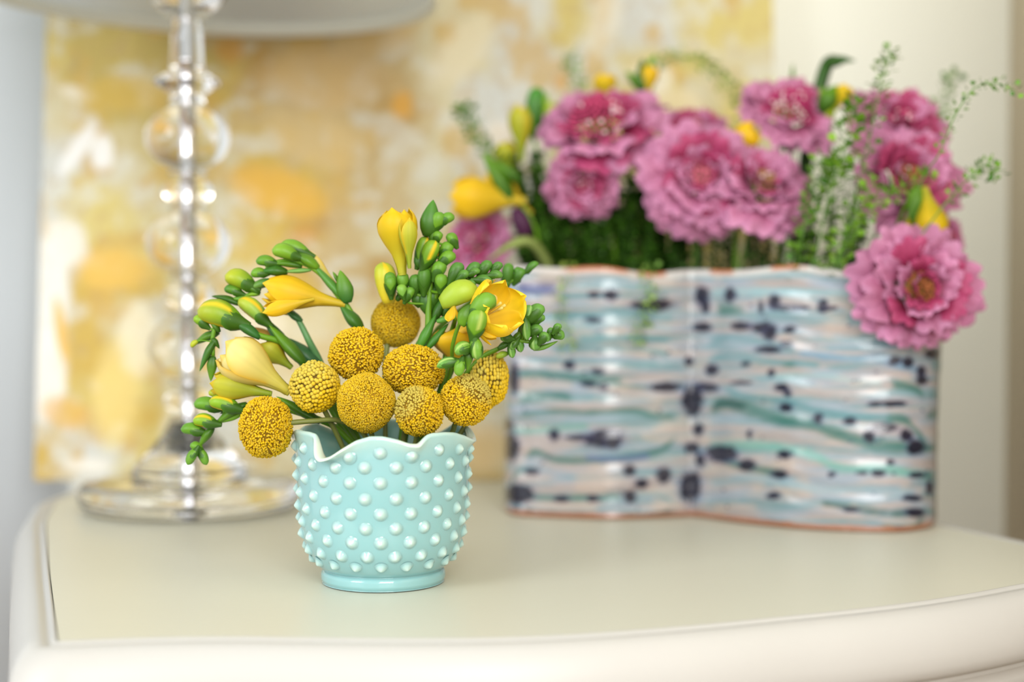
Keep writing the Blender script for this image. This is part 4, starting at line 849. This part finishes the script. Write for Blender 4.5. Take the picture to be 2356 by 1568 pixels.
def sprig(label, stem, n, size_px, seed, c0=(60, 110, 34), c1=(120, 164, 56), wid=2.2, t0=.3, pod=True, group='pepper-grass sprigs in the ceramic planter', name='pepper_grass_sprig', cat='greenery', stemcol=(98, 140, 62)):
    g = np.random.default_rng(seed); pts = [PA(*q) for q in stem]; d = stem[-1][2]
    t = thing(name, label, cat, pts[0], group)
    V, F = tube(pts, [wid * d / FPX, wid * d / FPX, wid * .5 * d / FPX], 6, 8); ob('stem', mesh('stem', V, quads_to_mixed(F), lin(stemcol) * np.ones((len(V), 1)), M['plant']), t)
    mb = MB(); leaves(mb, pts, n, size_px * d / FPX, g, c0, c1, t0, pod)
    o = ob('pods' if pod else 'leaves', mb.mesh('leaflets', M['plant']), t); o['kind'] = 'stuff'
def root(x, d=1.115): 
    xr = (PC[0] + (x - 1640) / FPX * 1.12 * .80) / 1.115 * FPX + 1178
    return [(xr, 790, 1.115), (xr * .3 + x * .7, 640, d)]
sprig('fine green sprig arching furthest right against the plain wall', root(2060, 1.06) + [(2120, 420, 1.02), (2160, 355, 1.0), (2195, 270, .99), (2240, 205, .985), (2290, 192, .98), (2335, 208, .98)], 60, 12, 1, t0=.42)
sprig('shorter green sprig pointing right below the furthest-arching one', root(2080, 1.05) + [(2150, 500, 1.03), (2200, 440, 1.02), (2240, 400, 1.01), (2270, 380, 1.01), (2296, 405, 1.01)], 64, 15, 2, t0=.4)
sprig('upright green sprig at the top right beside the highest scabiosa', root(1930, 1.07) + [(1960, 480, 1.05), (2000, 320, 1.04), (2025, 200, 1.04), (2050, 115, 1.04)], 110, 16, 3, t0=.3)
sprig('faint blurred sprig at far right behind the highest scabiosa', root(2040, 1.15) + [(2110, 400, 1.19), (2160, 280, 1.2), (2185, 175, 1.2)], 50, 17, 4, t0=.6)
sprig('bushy green sprig slanting up in front of the right scabiosas', root(1880, 1.06) + [(1900, 480, 1.04), (1930, 380, 1.03), (1955, 300, 1.03), (1965, 240, 1.03)], 150, 22, 5, (64, 116, 30), (128, 170, 50), t0=.15)
sprig('bushy green sprig just left of the rosy right scabiosa', root(1840, 1.06) + [(1855, 500, 1.04), (1880, 420, 1.04), (1900, 370, 1.04)], 130, 20, 6, (60, 112, 30), (120, 164, 50), t0=.1)
sprig('bright green sprig leaning right above the hanging scabiosa', root(1930, 1.05) + [(1990, 500, 1.03), (2060, 440, 1.03), (2130, 400, 1.03)], 90, 18, 7, (80, 130, 30), (130, 172, 50), t0=.2)
sprig('bright green sprig low in front of the right scabiosas', root(1930, 1.05) + [(1950, 540, 1.03), (1980, 470, 1.03), (2010, 420, 1.03)], 90, 20, 8, (90, 140, 36), (140, 180, 60), t0=.1)
sprig('blurred green sprig rising at the far left of the bouquet', root(1270, 1.13) + [(1190, 420, 1.13), (1120, 340, 1.13), (1085, 290, 1.13), (1065, 245, 1.13)], 120, 17, 9, t0=.4)
sprig('pale blurred sprig standing above the left freesia', root(1360, 1.17) + [(1350, 320, 1.19), (1335, 220, 1.2), (1310, 125, 1.2)], 70, 15, 10, (120, 160, 80), (150, 180, 100), t0=.6)
sprig('faint arching sprig across the painting above the middle blooms', root(1500, 1.15) + [(1490, 300, 1.19), (1520, 150, 1.2), (1590, 132, 1.2), (1650, 170, 1.2), (1695, 225, 1.2)], 110, 14, 11, (110, 146, 50), (150, 170, 70), t0=.45)
sprig('thin sprig hanging down over the planter rim at the left', [(1330, 790, 1.10), (1320, 650, 1.105), (1310, 612, 1.085), (1300, 640, 1.065), (1292, 700, 1.062), (1305, 760, 1.062), (1312, 795, 1.062)], 50, 15, 12, (130, 160, 60), (160, 185, 90), t0=.35, wid=1.5)
sprig('thin sprig hanging down over the planter rim left of its centre crease', [(1510, 790, 1.10), (1500, 650, 1.10), (1496, 610, 1.09), (1492, 650, 1.068), (1490, 700, 1.066), (1475, 745, 1.066), (1465, 785, 1.066)], 60, 15, 13, (110, 150, 60), (150, 180, 90), t0=.35, wid=1.5)
sprig('green sprig between the middle and magenta scabiosas', root(1700, 1.1) + [(1700, 450, 1.13), (1705, 330, 1.14), (1712, 235, 1.15)], 60, 17, 14, t0=.4)
sprig('leafy sprig rising between the two left scabiosas and the large middle one', root(1470, 1.12) + [(1480, 500, 1.13), (1490, 420, 1.13), (1500, 320, 1.13)], 110, 26, 31, (56, 92, 30), (110, 150, 56), t0=.2, pod=False)
sprig('leafy sprig behind the golden bloom at the far left', root(1280, 1.14) + [(1230, 520, 1.15), (1200, 420, 1.15), (1165, 350, 1.15)], 120, 28, 32, (54, 92, 32), (110, 150, 50), t0=.2, pod=False)
sprig('leafy sprig just left of the smaller downward scabiosa', root(1300, 1.14) + [(1255, 520, 1.14), (1240, 440, 1.14), (1225, 380, 1.14)], 110, 26, 33, (60, 84, 40), (120, 130, 70), t0=.2, pod=False)
# leafy filler stems
g = np.random.default_rng(99)
NF = 135
for i in range(NF):
    f = (i + g.random()) / NF; x = 1188 + 787 * f
    dens = 1.0 if x < 1560 else (.55 if x < 1760 else .62)
    if g.random() > dens + .1: continue
    d = 1.105 + .04 * g.random(); dx = g.uniform(-50, 50); ytop = g.uniform(350, 520)
    if x > 1800: ytop -= 40
    sprig('dark leafy filler stem standing in the planter under the blooms', root(x, d) + [(x + dx * .3, 570, d), (x + dx * .7, 500, d), (x + dx, ytop, d)], int((95 if x < 1560 else 40)), 20 if x < 1560 else 17, 200 + i, (26, 62, 12), (74, 116, 34), 2.6, .12, False, 'leafy filler stems under the blooms', 'leafy_stem', 'greenery', (62, 92, 30))
